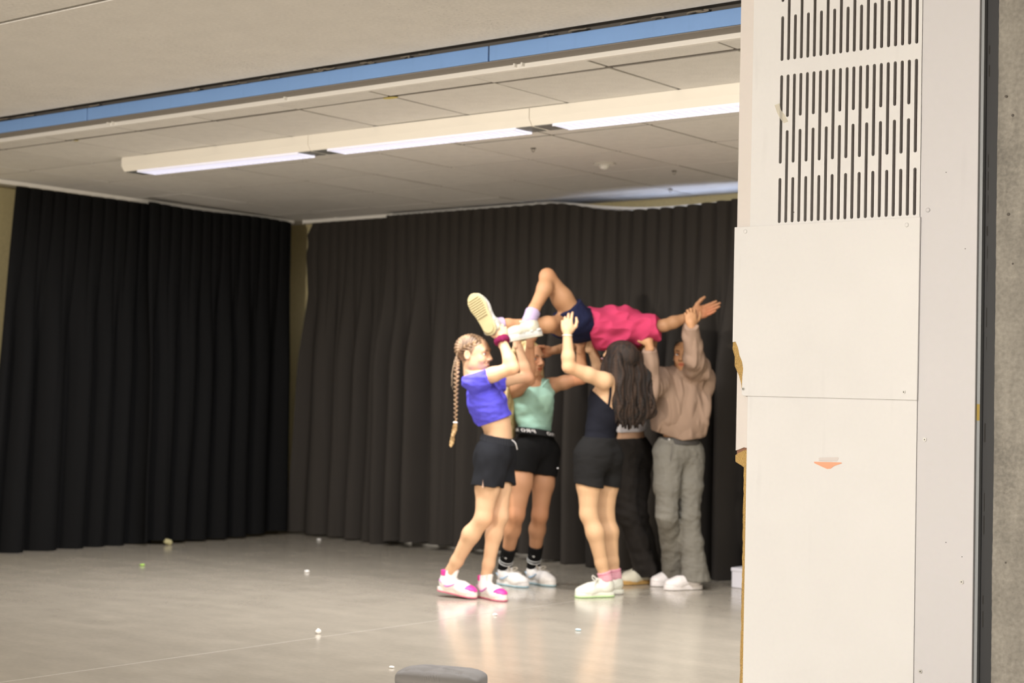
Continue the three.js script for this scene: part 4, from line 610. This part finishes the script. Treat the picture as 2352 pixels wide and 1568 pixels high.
  for (const [f, an, kn] of [[fr1, S.anR, S.knR], [fr2, S.anL, S.knL]]) { const s = sock(p, f, an, kn, .15, cloth(.008, .008, .008)); lab(s, 'black sock with white stripes'); const d = unit(kn.clone().sub(an)); for (const [h, t] of [[.118, .0025], [.062, .0025], [.045, .0025]]) mesh('stripe', new THREE.TorusGeometry(.0412, t, 6, 32).applyQuaternion(new THREE.Quaternion().setFromUnitVectors(V(0, 0, 1), d)).translate(...sum(an, d, h).sub(p.position).toArray()), matte(.7, .7, .68), s);
    mesh('tick_mark', solid([cone(sum(sum(an, d, .094), RIGHT, -.026).addScaledVector(FWD, -.034), sum(sum(an, d, .082), RIGHT, -.006).addScaledVector(FWD, -.043), .003, .006, .003), cone(sum(sum(an, d, .082), RIGHT, -.006).addScaledVector(FWD, -.043), sum(sum(an, d, .10), RIGHT, .022).addScaledVector(FWD, -.037), .006, .002, .003)], .002, { base: p.position }), matte(.7, .7, .68), s); }
}

// ---------------------------------------------------------------- girl with long dark hair, seen from behind
{
  const base = at(1372, 1362, 9.2), p = person(base, 'girl with long wavy dark brown hair and black tank top, seen from behind');
  const fl = (v) => v.setY(0).normalize(), d1 = fl(dirOf(-.93, 0, -.36)), d2 = fl(dirOf(-.90, 0, -.2));
  const fr1 = shoeFrame(V(3.03, 0, -2.69), d1, V(0, 1, 0), .245), fr2 = shoeFrame(V(2.998, 0, -2.83), d2, V(0, 1, 0), .245);
  const S = { size: 1.0, front: dirOf(-.85, 0, .53), hipL: at(1353, 1045, 9.12), hipR: at(1396, 1047, 9.27), shL: at(1386, 874, 9.08), shR: at(1440, 884, 9.36), neck: at(1420, 862, 9.22), waist: at(1383, 968, 9.2), chest: at(1400, 915, 9.21),
    elL: at(1306, 842, 8.98), wrL: at(1303, 765, 8.98), elR: at(1382, 862, 9.45), wrR: at(1356, 792, 9.34), knL: at(1352, 1180, 9.11), knR: at(1391, 1180, 9.27), anL: fr1.P(0, .10, .055), anR: fr2.P(0, .10, .055) };
  const H = headFrame(at(1421, 828, 9.22), dirOf(-.80, .04, .60), dirOf(0, 1, 0), .96), base3 = [.62, .385, .22];
  const T = trunk(S), col = skinColor(base3, H, { red: [[S.elL, .05, [1.03, .88, .8]]] });
  const hL = hand(S.wrL, dirOf(-.05, 1, .12), dirOf(.1, .1, 1), true, { curl: [[18, 22, 16], [30, 30, 20], [42, 34, 22], [50, 36, 22]], s: .95, thumb: [48, 30], oppose: .2, spread: 1.4 });
  const hR = hand(S.wrR, dirOf(.35, 1, -.3), dirOf(.9, .2, .3), false, { curl: [[25, 30, 20], [28, 32, 22], [30, 34, 24], [34, 36, 26]], s: .95, thumb: [55, 20], oppose: .1 });
  bodyMesh(p, [solid([...T.pelvis, ...T.waist, ...T.chest, ...T.yoke, ...arm(S.shL, S.elL, S.wrL, 1.03), ...arm(S.shR, S.elR, S.wrR), ...leg(S.hipL, S.knL, S.anL, .97, dirOf(.5, 0, -.6)), ...leg(S.hipR, S.knR, S.anR, .95, dirOf(.5, 0, -.6))], .008, { color: col, base: p.position }), solid(headPrims(H, sum(S.neck, UP, -.03)), .0034, { color: col, base: p.position }), solid(hL, .003, { color: col, base: p.position }), solid(hR, .003, { color: col, base: p.position })]);
  face(p, H, base3, { brow: [.03, .02, .012] });
  const hole = (s, r) => minus(cone(mix(S['sh' + s], S['el' + s], -.1), S['el' + s], r, r + .01, .01));
  mesh('tank_top', solid([...[...T.chest, ...T.waist, ...T.pelvis].map((q) => grow(q, .009)), hole('L', .062), hole('R', .06), edgeOn([1362, 898], [1412, 944], 9.2, [1360, 990]), edgeOn([1330, 1016], [1430, 1022], 9.2, [1380, 940])], .006, { base: p.position, warp: folds(.003, 12, 22, 12) }), cloth(.010, .0105, .016, { roughness: .8 }), p);
  mesh('shoulder_strap', tube([at(1398, 932, 9.09), at(1402, 905, 9.08), at(1402, 885, 9.08), at(1398, 868, 9.12)].map((q) => q.sub(p.position)), .007, 14, 6), cloth(.010, .0105, .016), p);
  const cut = (a, b, t) => cutAt(cone(a, mix(a, b, t + .15), .092, .082, .03), half(mix(a, b, t), unit(b.clone().sub(a).addScaledVector(RIGHT, -.06))));
  mesh('shorts', solid([...T.pelvis.map((q) => grow(q, .010)), ...T.waist.map((q) => grow(q, .013)), cut(S.hipL, S.knL, .52), cut(S.hipR, S.knR, .50), edgeOn([1328, 1000], [1430, 1006], 9.2, [1380, 1060])], .006, { base: p.position, warp: folds(.004, 10, 24, 10, 8) }), cloth(.0155, .015, .0148), p);
  // long wavy hair
  const hc = hairColor([.0045, .0026, .0017], [.036, .0175, .0085], 80), P = [...hairCap(H, .014, [half(H.L(0, .07, .06), V(0, 0, 0).addScaledVector(H.f, .9).addScaledVector(H.u, -.35)), half(H.L(0, -.06, -.05), V(0, 0, 0).addScaledVector(H.u, -1).addScaledVector(H.f, .4))])];
  for (let k = 0; k < 58; k++) { const u = (k + .5) / 58, a = lerp(-1.15, 2.1, u), jx = rr(-3, 3), ph = rr(0, 6), ly = rr(0, 1);   // round the back of the head from the near cheek to the far side
    const s0 = H.L(-Math.cos(a - .5) * .05, .085, -.03 - .04 * Math.sin(a)), x1 = lerp(1392, 1477, u), x2 = lerp(1388, 1492, u), x3 = lerp(1380, 1503, u), dz = 9.10 + .16 * Math.abs(u - .35) * 1.6 + ly * .05;
    const yb = 978 - 34 * Math.pow(Math.abs(u - .56) * 2, 2.2) + rr(-10, 8), wv = (y) => 4.2 * Math.sin(y * .105 + ph);
    P.push(...lock([s0, at(x1, 822, dz), at(x2 + jx + wv(860), 860, dz - .01), at(x2 + jx + wv(890), 895, dz - .02), at(x3 + jx + wv(925), 925, dz - .015), at(x3 + jx + wv(950), 950, dz), at(lerp(1392, 1490, u) + jx + wv(975), yb, dz + .02)], .0165, .0075, .007)); }
  mesh('hair', solid(P, .0046, { base: p.position, color: hc, warp: (x, y, z) => .0022 * noise(x * 170, y * 9, z * 170) }), tinted({ roughness: .8 }), p);
  // pink glasses at the temple and a bracelet
  lab(mesh('glasses', join([tube([H.L(-.078, .006, .0), H.L(-.07, .008, .06), H.L(-.058, .010, .088)], .0025, 16, 6), new THREE.TorusGeometry(.021, .0025, 8, 28).applyMatrix4(new THREE.Matrix4().makeBasis(H.r, H.u, H.f).setPosition(H.L(-.033, .004, .096))), new THREE.TorusGeometry(.021, .0025, 8, 28).applyMatrix4(new THREE.Matrix4().makeBasis(H.r, H.u, H.f).setPosition(H.L(.033, .004, .096)))]).translate(-p.position.x, -p.position.y, -p.position.z), matte(.7, .4, .42, { roughness: .3 }), p), 'pink framed glasses');
  mesh('bracelet', new THREE.TorusGeometry(.0265, .0028, 8, 30).rotateX(Math.PI / 2).translate(...sum(S.wrL, UP, -.012).sub(p.position).toArray()), matte(.72, .70, .62, { roughness: .3 }), p);
  const w = matte(.80, .80, .70, { roughness: .5 }), green = matte(.55, .80, .38), ec = matte(.62, .6, .54);
  shoe(p, fr1, { upper: w, sole: w, outsole: green, laces: ec, bow: 1, label: 'white trainer with a pale green edge, nearer one' }); shoe(p, fr2, { upper: w, sole: w, outsole: ec, laces: ec, label: 'white trainer partly hidden behind the other' });
  for (const [f, an, kn] of [[fr1, S.anL, S.knL], [fr2, S.anR, S.knR]]) { const s = sock(p, f, an, kn, .045, cloth(.72, .36, .42)); lab(s, 'pink ankle sock'); const d = unit(kn.clone().sub(an)); mesh('cuff_stripe', new THREE.TorusGeometry(.0385, .003, 6, 32).applyQuaternion(new THREE.Quaternion().setFromUnitVectors(V(0, 0, 1), d)).translate(...sum(an, d, .034).sub(p.position).toArray()), matte(.62, .16, .26), s); }
}

// ---------------------------------------------------------------- girl in the taupe sweater and grey jeans
{
  const base = at(1560, 1350, 9.58), p = person(base, 'girl in a taupe sweater and grey flared jeans, gripping a wrist above her');
  const fl = (v) => v.setY(0).normalize(), d1 = fl(dirOf(-.86, 0, -.5)), d2 = fl(dirOf(-.93, 0, -.36));
  const fr1 = shoeFrame(sum(V(2.885, 0, -3.285), d1, -.25), d1, V(0, 1, 0), .25), fr2 = shoeFrame(sum(V(3.045, 0, -3.185), d2, -.255), d2, V(0, 1, 0), .255);
  const S = { size: 1.0, front: dirOf(-.42, 0, -.9), hipR: at(1534, 1042, 9.56), hipL: at(1584, 1044, 9.64), shR: at(1524, 872, 9.56), shL: at(1604, 876, 9.64), neck: at(1568, 856, 9.60), waist: at(1560, 970, 9.6), chest: at(1562, 918, 9.6),
    elR: at(1492, 893, 9.34), wrR: at(1491, 790, 9.25), elL: at(1596, 826, 9.36), wrL: at(1588, 748, 9.245), knR: at(1531, 1185, 9.50), knL: at(1583, 1185, 9.58), anR: fr1.P(0, .10, .055), anL: fr2.P(0, .10, .055) };
  const H = headFrame(at(1576, 815, 9.57), dirOf(-.42, -.02, -.90), dirOf(.02, 1, 0), .95), base3 = [.45, .235, .115];
  const T = trunk(S), col = skinColor(base3, H, { lip: [.95, .5, .5] });
  const hL = hand(S.wrL, dirOf(-.08, 1, -.02), dirOf(-.1, .1, 1), true, { curl: [[34, 50, 34], [36, 52, 36], [38, 54, 36], [40, 56, 38]], s: .92, thumb: [55, 25], spread: 1.3 });
  const hR = hand(S.wrR, dirOf(-.30, 1, .02), dirOf(-.2, .2, 1), false, { curl: [[22, 26, 16], [22, 28, 18], [26, 28, 18], [30, 30, 20]], s: .92, thumb: [52, 20], spread: 1.5 });
  bodyMesh(p, [solid([...T.pelvis, ...T.waist, ...T.chest, ...T.yoke, ...arm(S.shR, S.elR, S.wrR), ...arm(S.shL, S.elL, S.wrL), ...leg(S.hipR, S.knR, S.anR, .95), ...leg(S.hipL, S.knL, S.anL, .95)], .009, { color: col, base: p.position }), solid(headPrims(H, sum(S.neck, UP, -.03)), .0034, { color: col, base: p.position }), solid(hL, .003, { color: col, base: p.position }), solid(hR, .003, { color: col, base: p.position })]);
  face(p, H, base3, { iris: [.03, .016, .01], brow: [.02, .012, .01], gaze: [-.3, .15, 1] });
  const cuffR = mix(S.wrR, S.elR, .16), cuffL = mix(S.wrL, S.elL, .02);
  const sw = mesh('sweater', solid([...[...T.chest, ...T.waist].map((q) => grow(q, .030, .07)), ...T.yoke.map((q) => grow(q, .014)), ell(at(1558, 968, 9.58), [RIGHT, UP, FWD], [.135, .105, .105], .06), ell(at(1604, 960, 9.6), [RIGHT, UP, FWD], [.05, .12, .08], .05), ell(at(1525, 965, 9.56), [RIGHT, UP, FWD], [.07, .09, .08], .05),
    cone(S.shR, S.elR, .060, .052, .04), cutAt(cone(S.elR, mix(S.wrR, S.elR, -.1), .052, .034, .03), half(cuffR, unit(S.wrR.clone().sub(S.elR)))), cone(S.shL, S.elL, .068, .052, .04), cutAt(cone(S.elL, mix(S.wrL, S.elL, -.1), .052, .036, .03), half(cuffL, unit(S.wrL.clone().sub(S.elL)))), ell(at(1612, 872, 9.62), [RIGHT, UP, FWD], [.05, .06, .06], .03),
    edgeOn([1490, 985], [1570, 1012], 9.58, [1560, 900]), edgeOn([1560, 1010], [1625, 1004], 9.58, [1560, 900]), minus(cone(sum(S.neck, UP, .0), sum(S.neck, UP, .1), .055, .07, .01))], .0065, { base: p.position, warp: (x, y, z) => -.004 - .044 * Math.max(0, noise((x - z) * 6, y * 4 + (x + z) * 4, z * 6)) - .022 * Math.max(0, noise((x - z) * 15 + y * 5, y * 8, z * 14)) }), cloth(.300, .205, .148), p);
  mesh('collar', solid([cone(sum(S.neck, UP, -.035), sum(S.neck, UP, .008), .066, .058, .01), minus(cone(sum(S.neck, UP, -.02), sum(S.neck, UP, .05), .047, .052, .005)), half(sum(S.neck, UP, .004), UP)], .0045, { base: p.position, warp: (x, y, z) => .001 * Math.sin((x - z) * 500) }), cloth(.31, .23, .18), sw);
  mesh('cuff', solid([cone(sum(cuffR, unit(S.elR.clone().sub(S.wrR)), .035), cuffR, .042, .040, .005), half(cuffR, unit(S.wrR.clone().sub(S.elR)))], .0045, { base: p.position }), cloth(.31, .23, .18), sw);
  mesh('cuff', solid([cone(sum(cuffL, unit(S.elL.clone().sub(S.wrL)), .035), cuffL, .043, .041, .005), half(cuffL, unit(S.wrL.clone().sub(S.elL)))], .0045, { base: p.position }), cloth(.31, .23, .18), sw);
  const hemAt = (fr) => half(fr.P(0, .052, .05), V(0, -1, 0)), jl = (hip, kn, an, fr, x) => [cone(hip, mix(hip, kn, .5), .092, .078, .04), cone(mix(hip, kn, .5), kn, .078, .061, .03), cone(kn, mix(kn, an, .45), .061, .066, .03), cutAt(cone(mix(kn, an, .45), sum(sum(an, UP, -.08), RIGHT, x), .066, .088, .03), hemAt(fr))];
  const jm = cloth(.20, .19, .165); jm.map = rep(paintMark, 3);
  const jeans = solid([...T.pelvis.map((q) => grow(q, .014)), ...T.waist.map((q) => grow(q, .008)), ...jl(S.hipR, S.knR, S.anR, fr1, .0), ...jl(S.hipL, S.knL, S.anL, fr2, .012), edgeOn([1490, 1002], [1620, 1008], 9.6, [1560, 1060])], .007, { base: p.position, warp: (x, y, z) => .006 * noise((x - z) * 14, y * 22, z * 14) + .003 * noise(x * 40, y * 50, z * 40) + .0022 * Math.exp(-(((y - .46) / .06) ** 2)) * Math.sin(y * 120 + (x - z) * 34 + 2 * noise(x * 9, z * 9)) });
  const jp = jeans.attributes.position, ju = new Float32Array(jp.count * 2); for (let i = 0; i < jp.count; i++) { ju[i * 2] = jp.getX(i) - jp.getZ(i); ju[i * 2 + 1] = jp.getY(i); } jeans.setAttribute('uv', new THREE.BufferAttribute(ju, 2));
  const jn = mesh('jeans', jeans, jm, p);
  mesh('fly_seam', tube([at(1545, 1016, 9.455), at(1543, 1035, 9.445), at(1540, 1058, 9.46)].map((q) => q.sub(p.position)), .0022, 12, 5), matte(.12, .11, .10), jn);
  mesh('belt', solid([...T.pelvis, ...T.waist].map((q) => grow(q, .019)).concat(edgeOn([1490, 1000], [1620, 1006], 9.6, [1560, 1060]), edgeOn([1490, 1017], [1620, 1022], 9.6, [1560, 980])), .006, { base: p.position }), matte(.05, .045, .04), jn);
  mesh('button', new THREE.SphereGeometry(.008, 14, 8).translate(...at(1537, 1009, 9.445).sub(p.position).toArray()), matte(.6, .6, .58, { metalness: .8, roughness: .3 }), jn);
  const P = [...hairCap(H, .010, [half(H.L(0, .066, .056), V(0, 0, 0).addScaledVector(H.f, .84).addScaledVector(H.u, -.42)), half(H.L(0, -.06, -.05), V(0, 0, 0).addScaledVector(H.u, -1).addScaledVector(H.f, .3))])];
  for (let k = 0; k < 16; k++) { const u = k / 15; P.push(...lock([H.L(.05 - .1 * u, .05, -.075), H.L(.062 - .13 * u, -.05, -.085), H.L(.07 - .14 * u, -.16, -.10 + rr(-.01, .01)), H.L(.07 - .13 * u, -.30 + rr(-.03, .03), -.115)], .018, .009)); }
  mesh('hair', solid(P, .005, { base: p.position, color: hairColor([.006, .005, .004], [.03, .022, .018], 40) }), tinted({ roughness: .45 }), p);
  lab(mesh('earring', new THREE.SphereGeometry(.0062, 14, 10).translate(...H.L(.083, -.034, -.004).sub(p.position).toArray()), matte(.85, .83, .76, { metalness: .6, roughness: .15 }), p), 'round shiny ear stud');
  const w = matte(.80, .75, .73, { roughness: .45 });
  shoe(p, fr1, { upper: w, sole: w, laces: w, label: 'white trainer, left in the picture' }); shoe(p, fr2, { upper: w, sole: w, laces: w, label: 'white trainer, right in the picture' });
}

// ---------------------------------------------------------------- hidden person in black jeans
{
  const base = at(1448, 1335, 9.76), p = person(base, 'person in faded black jeans, mostly hidden behind the long dark hair');
  const fl = (v) => v.setY(0).normalize(), d1 = fl(dirOf(-.88, 0, -.47)), d2 = fl(dirOf(-.88, 0, -.3));
  const fr1 = shoeFrame(sum(V(2.72, 0, -3.20), d1, -.25), d1, V(0, 1, 0), .25), fr2 = shoeFrame(sum(V(2.62, 0, -3.36), d2, -.25), d2, V(0, 1, 0), .25);
  const S = { size: .97, front: dirOf(-.6, 0, -.8), hipR: at(1432, 1038, 9.74), hipL: at(1466, 1040, 9.88), shR: at(1416, 882, 9.72), shL: at(1480, 886, 9.9), neck: at(1450, 868, 9.82), waist: at(1449, 970, 9.8), chest: at(1449, 920, 9.8),
    elR: at(1420, 868, 9.52), wrR: at(1432, 812, 9.50), elL: at(1466, 862, 9.62), wrL: at(1452, 812, 9.55), knR: at(1440, 1180, 9.70), knL: at(1462, 1180, 9.82), anR: fr1.P(0, .10, .055), anL: fr2.P(0, .10, .055) };
  const H = headFrame(at(1448, 834, 9.82), dirOf(-.6, 0, -.8), UP, .95), base3 = [.5, .3, .18], T = trunk(S), col = skinColor(base3, H);
  const hR = hand(S.wrR, dirOf(0, 1, -.2), dirOf(.2, .6, -.7), false, { s: .92 }), hL = hand(S.wrL, dirOf(0, 1, -.2), dirOf(.2, .6, -.7), true, { s: .92 });
  bodyMesh(p, [solid([...T.pelvis, ...T.waist, ...T.chest, ...T.yoke, ...arm(S.shR, S.elR, S.wrR), ...arm(S.shL, S.elL, S.wrL), ...leg(S.hipR, S.knR, S.anR, .95), ...leg(S.hipL, S.knL, S.anL, .95)], .010, { color: col, base: p.position }), solid(headPrims(H, sum(S.neck, UP, -.03)), .004, { color: col, base: p.position }), solid(hR, .0035, { color: col, base: p.position }), solid(hL, .0035, { color: col, base: p.position })]);
  face(p, H, base3);
  mesh('cropped_top', solid([...[...T.chest, ...T.waist].map((q) => grow(q, .012)), ...T.yoke.map((q) => grow(q, .008)), cone(S.shR, mix(S.shR, S.elR, .6), .055, .05, .02), cone(S.shL, mix(S.shL, S.elL, .6), .055, .05, .02), edgeOn([1420, 992], [1480, 990], 9.8, [1450, 930])], .007, { base: p.position, warp: folds(.006, 12, 16, 12) }), cloth(.62, .60, .62), p);
  const hemAt = (fr) => half(fr.P(0, .045, .05), V(0, -1, 0)), jl = (hip, kn, an, fr) => [cone(hip, mix(hip, kn, .5), .088, .075, .04), cone(mix(hip, kn, .5), kn, .075, .064, .03), cone(kn, mix(kn, an, .5), .064, .066, .03), cutAt(cone(mix(kn, an, .5), sum(an, UP, -.08), .066, .078, .03), hemAt(fr))];
  mesh('jeans', solid([...T.pelvis.map((q) => grow(q, .014)), ...jl(S.hipR, S.knR, S.anR, fr1), ...jl(S.hipL, S.knL, S.anL, fr2), edgeOn([1420, 1006], [1485, 1003], 9.8, [1450, 1060])], .007, { base: p.position, warp: (x, y, z) => .007 * noise((x - z) * 13, y * 20, z * 13) + .003 * Math.exp(-(((y - .46) / .1) ** 2)) * Math.sin(y * 110 + (x - z) * 30) }), cloth(.030, .026, .023, { roughness: 1 }), p);
  mesh('hair', solid(hairCap(H, .012, [half(H.L(0, .072, .05), V(0, 0, 0).addScaledVector(H.f, .86).addScaledVector(H.u, -.4)), half(H.L(0, -.06, -.05), UP.clone().negate())]), .005, { base: p.position, color: hairColor([.01, .007, .005], [.05, .03, .02]) }), tinted(), p);
  const w = matte(.62, .58, .46), gum = matte(.46, .27, .08); for (const f of [fr1, fr2]) shoe(p, f, { upper: w, sole: gum, outsole: gum, laces: w, label: 'off-white trainer with an ochre gum sole' });
}

// ---------------------------------------------------------------- girl carried overhead, lying on her back
{
  const base = at(1330, 745, 9.3), p = thing('person', base, 'girl in pink shirt and navy shorts carried overhead on her back', 'person');
  const upR = dirOf(.34, .12, .93), fr1 = shoeFrame(V(0, 0, 0), dirOf(-.46, .86, .15), upR, .25), fr2 = shoeFrame(V(0, 0, 0), dirOf(-.86, -.17, -.46), dirOf(-.16, .98, .05), .25);
  const moved = (fr, an) => { const d = an.clone().sub(fr.P(0, .10, .055)), h = fr.heel.clone().add(d); return shoeFrame(h, fr.z, fr.y, fr.len); };
  const S = { size: .95, front: UP, hipL: at(1325, 735, 9.20), hipR: at(1325, 748, 9.38), shL: at(1464, 755, 9.30), shR: at(1452, 758, 9.54), neck: at(1482, 764, 9.44), waist: at(1372, 748, 9.32), chest: at(1422, 752, 9.38),
    elL: at(1527, 747, 9.26), wrL: at(1592, 724, 9.30), elR: at(1338, 789, 9.58), wrR: at(1266, 806, 9.52), knL: at(1257, 634, 9.12), anL: at(1216, 736, 8.93), knR: at(1258, 745, 9.02), anR: at(1136, 746, 8.87) };
  const f1 = moved(fr1, S.anR), f2 = moved(fr2, S.anL);
  const H = headFrame(at(1474, 806, 9.5), dirOf(.85, .35, -.2), dirOf(.4, -.85, .1), .93), base3 = [.33, .172, .085], T = trunk(S);
  const red = [.98, .70, .62], col = skinColor(base3, H, { red: [[sum(S.wrL, RIGHT, .10), .075, [1.15, .80, .78]], [sum(S.wrR, RIGHT, -.08), .06, [1.15, .72, .72]], [S.knL, .05, [1.08, .95, .9]]] }); void red;
  const hL = hand(S.wrL, dirOf(.93, .33, .05), dirOf(-.1, .35, -.9), true, { curl: [[4, 6, 5], [5, 8, 5], [7, 9, 6], [12, 12, 8]], s: 1.10, spread: .08, thumb: [42, 14], oppose: .15 });
  const hR = hand(S.wrR, dirOf(-.95, -.2, 0), dirOf(0, -.3, -1), false, { curl: [[20, 25, 16], [22, 26, 16], [24, 28, 18], [26, 30, 18]], s: .92 });
  bodyMesh(p, [solid([...T.pelvis, ...T.waist, ...T.chest, ...T.yoke, ...arm(S.shL, S.elL, S.wrL, .98, 1.02), ...arm(S.shR, S.elR, S.wrR, .98), ...leg(S.hipL, S.knL, S.anL, .83, dirOf(.9, 0, 0)), ...leg(S.hipR, S.knR, S.anR, .88, dirOf(0, -1, 0))], .008, { color: col, base: p.position }), solid(headPrims(H, sum(S.neck, RIGHT, -.02)), .0036, { color: col, base: p.position }), solid(hL, .003, { color: col, base: p.position }), solid(hR, .003, { color: col, base: p.position })]);
  face(p, H, base3);
  const ax = (a, b) => unit(b.clone().sub(a));
  mesh('shirt', solid([...[...T.chest, ...T.waist].map((q) => grow(q, .016)), ...T.yoke.map((q) => grow(q, .010)), ell(at(1405, 762, 9.34), [RIGHT, UP, FWD], [.14, .10, .10], .05), cutAt(cone(S.shL, mix(S.shL, S.elL, .9), .066, .062, .03), half(mix(S.shL, S.elL, .68), ax(S.shL, S.elL))), cutAt(cone(S.shR, mix(S.shR, S.elR, .5), .06, .056, .03), half(mix(S.shR, S.elR, .35), ax(S.shR, S.elR))), edgeOn([1334, 700], [1360, 790], 9.3, [1430, 750])], .006, { base: p.position, warp: (x, y, z) => { const u = (x - z) * .78, v = y; return .034 * Math.abs(noise(u * 4.5 + v * 8, v * 12 - u * 6, z * 3)) - .026 + .007 * noise(u * 9, v * 20 - u * 9, 3); } }), cloth(.42, .038, .095), p);
  mesh('shorts', solid([...T.pelvis.map((q) => grow(q, .012)), ...T.waist.map((q) => grow(q, .005)), cutAt(cone(S.hipL, mix(S.hipL, S.knL, .7), .090, .075, .03), half(mix(S.hipL, S.knL, .30), ax(S.hipL, S.knL))), cutAt(cone(S.hipR, mix(S.hipR, S.knR, .9), .088, .072, .03), half(mix(S.hipR, S.knR, .55), ax(S.hipR, S.knR))), edgeOn([1354, 696], [1371, 790], 9.3, [1330, 750])], .006, { base: p.position, warp: folds(.005, 18, 18, 18) }), cloth(.010, .012, .035, { roughness: .8 }), p);
  mesh('hair', solid([...hairCap(H, .012, [half(H.L(0, .07, .055), V(0, 0, 0).addScaledVector(H.f, .86).addScaledVector(H.u, -.4))]), ...lock([H.L(0, .06, -.08), H.L(0, .12, -.07), H.L(0, .17, -.05)], .03, .012)], .005, { base: p.position, color: hairColor([.008, .006, .005], [.035, .024, .018]) }), tinted(), p);
  const lil = cloth(.31, .245, .34), wh = matte(.42, .41, .38, { roughness: .5 }), cr = matte(.41, .38, .29, { roughness: .55 }), tr_ = matte(.34, .28, .14, { roughness: .6 });
  sock(p, f1, S.anR, S.knR, .05, lil, .037, .07); sock(p, f2, S.anL, S.knL, .065, lil, .037, .07);
  shoe(p, f1, { upper: wh, sole: cr, outsole: tr_, laces: wh, chunky: .6, wide: 1.16, tread: tr_, label: 'white chunky trainer showing its ribbed cream sole' });
  shoe(p, f2, { upper: cr, sole: wh, outsole: cr, laces: wh, chunky: .9, wide: 1.1, label: 'cream chunky trainer seen from the side' });
}
renderer.render(scene, camera);
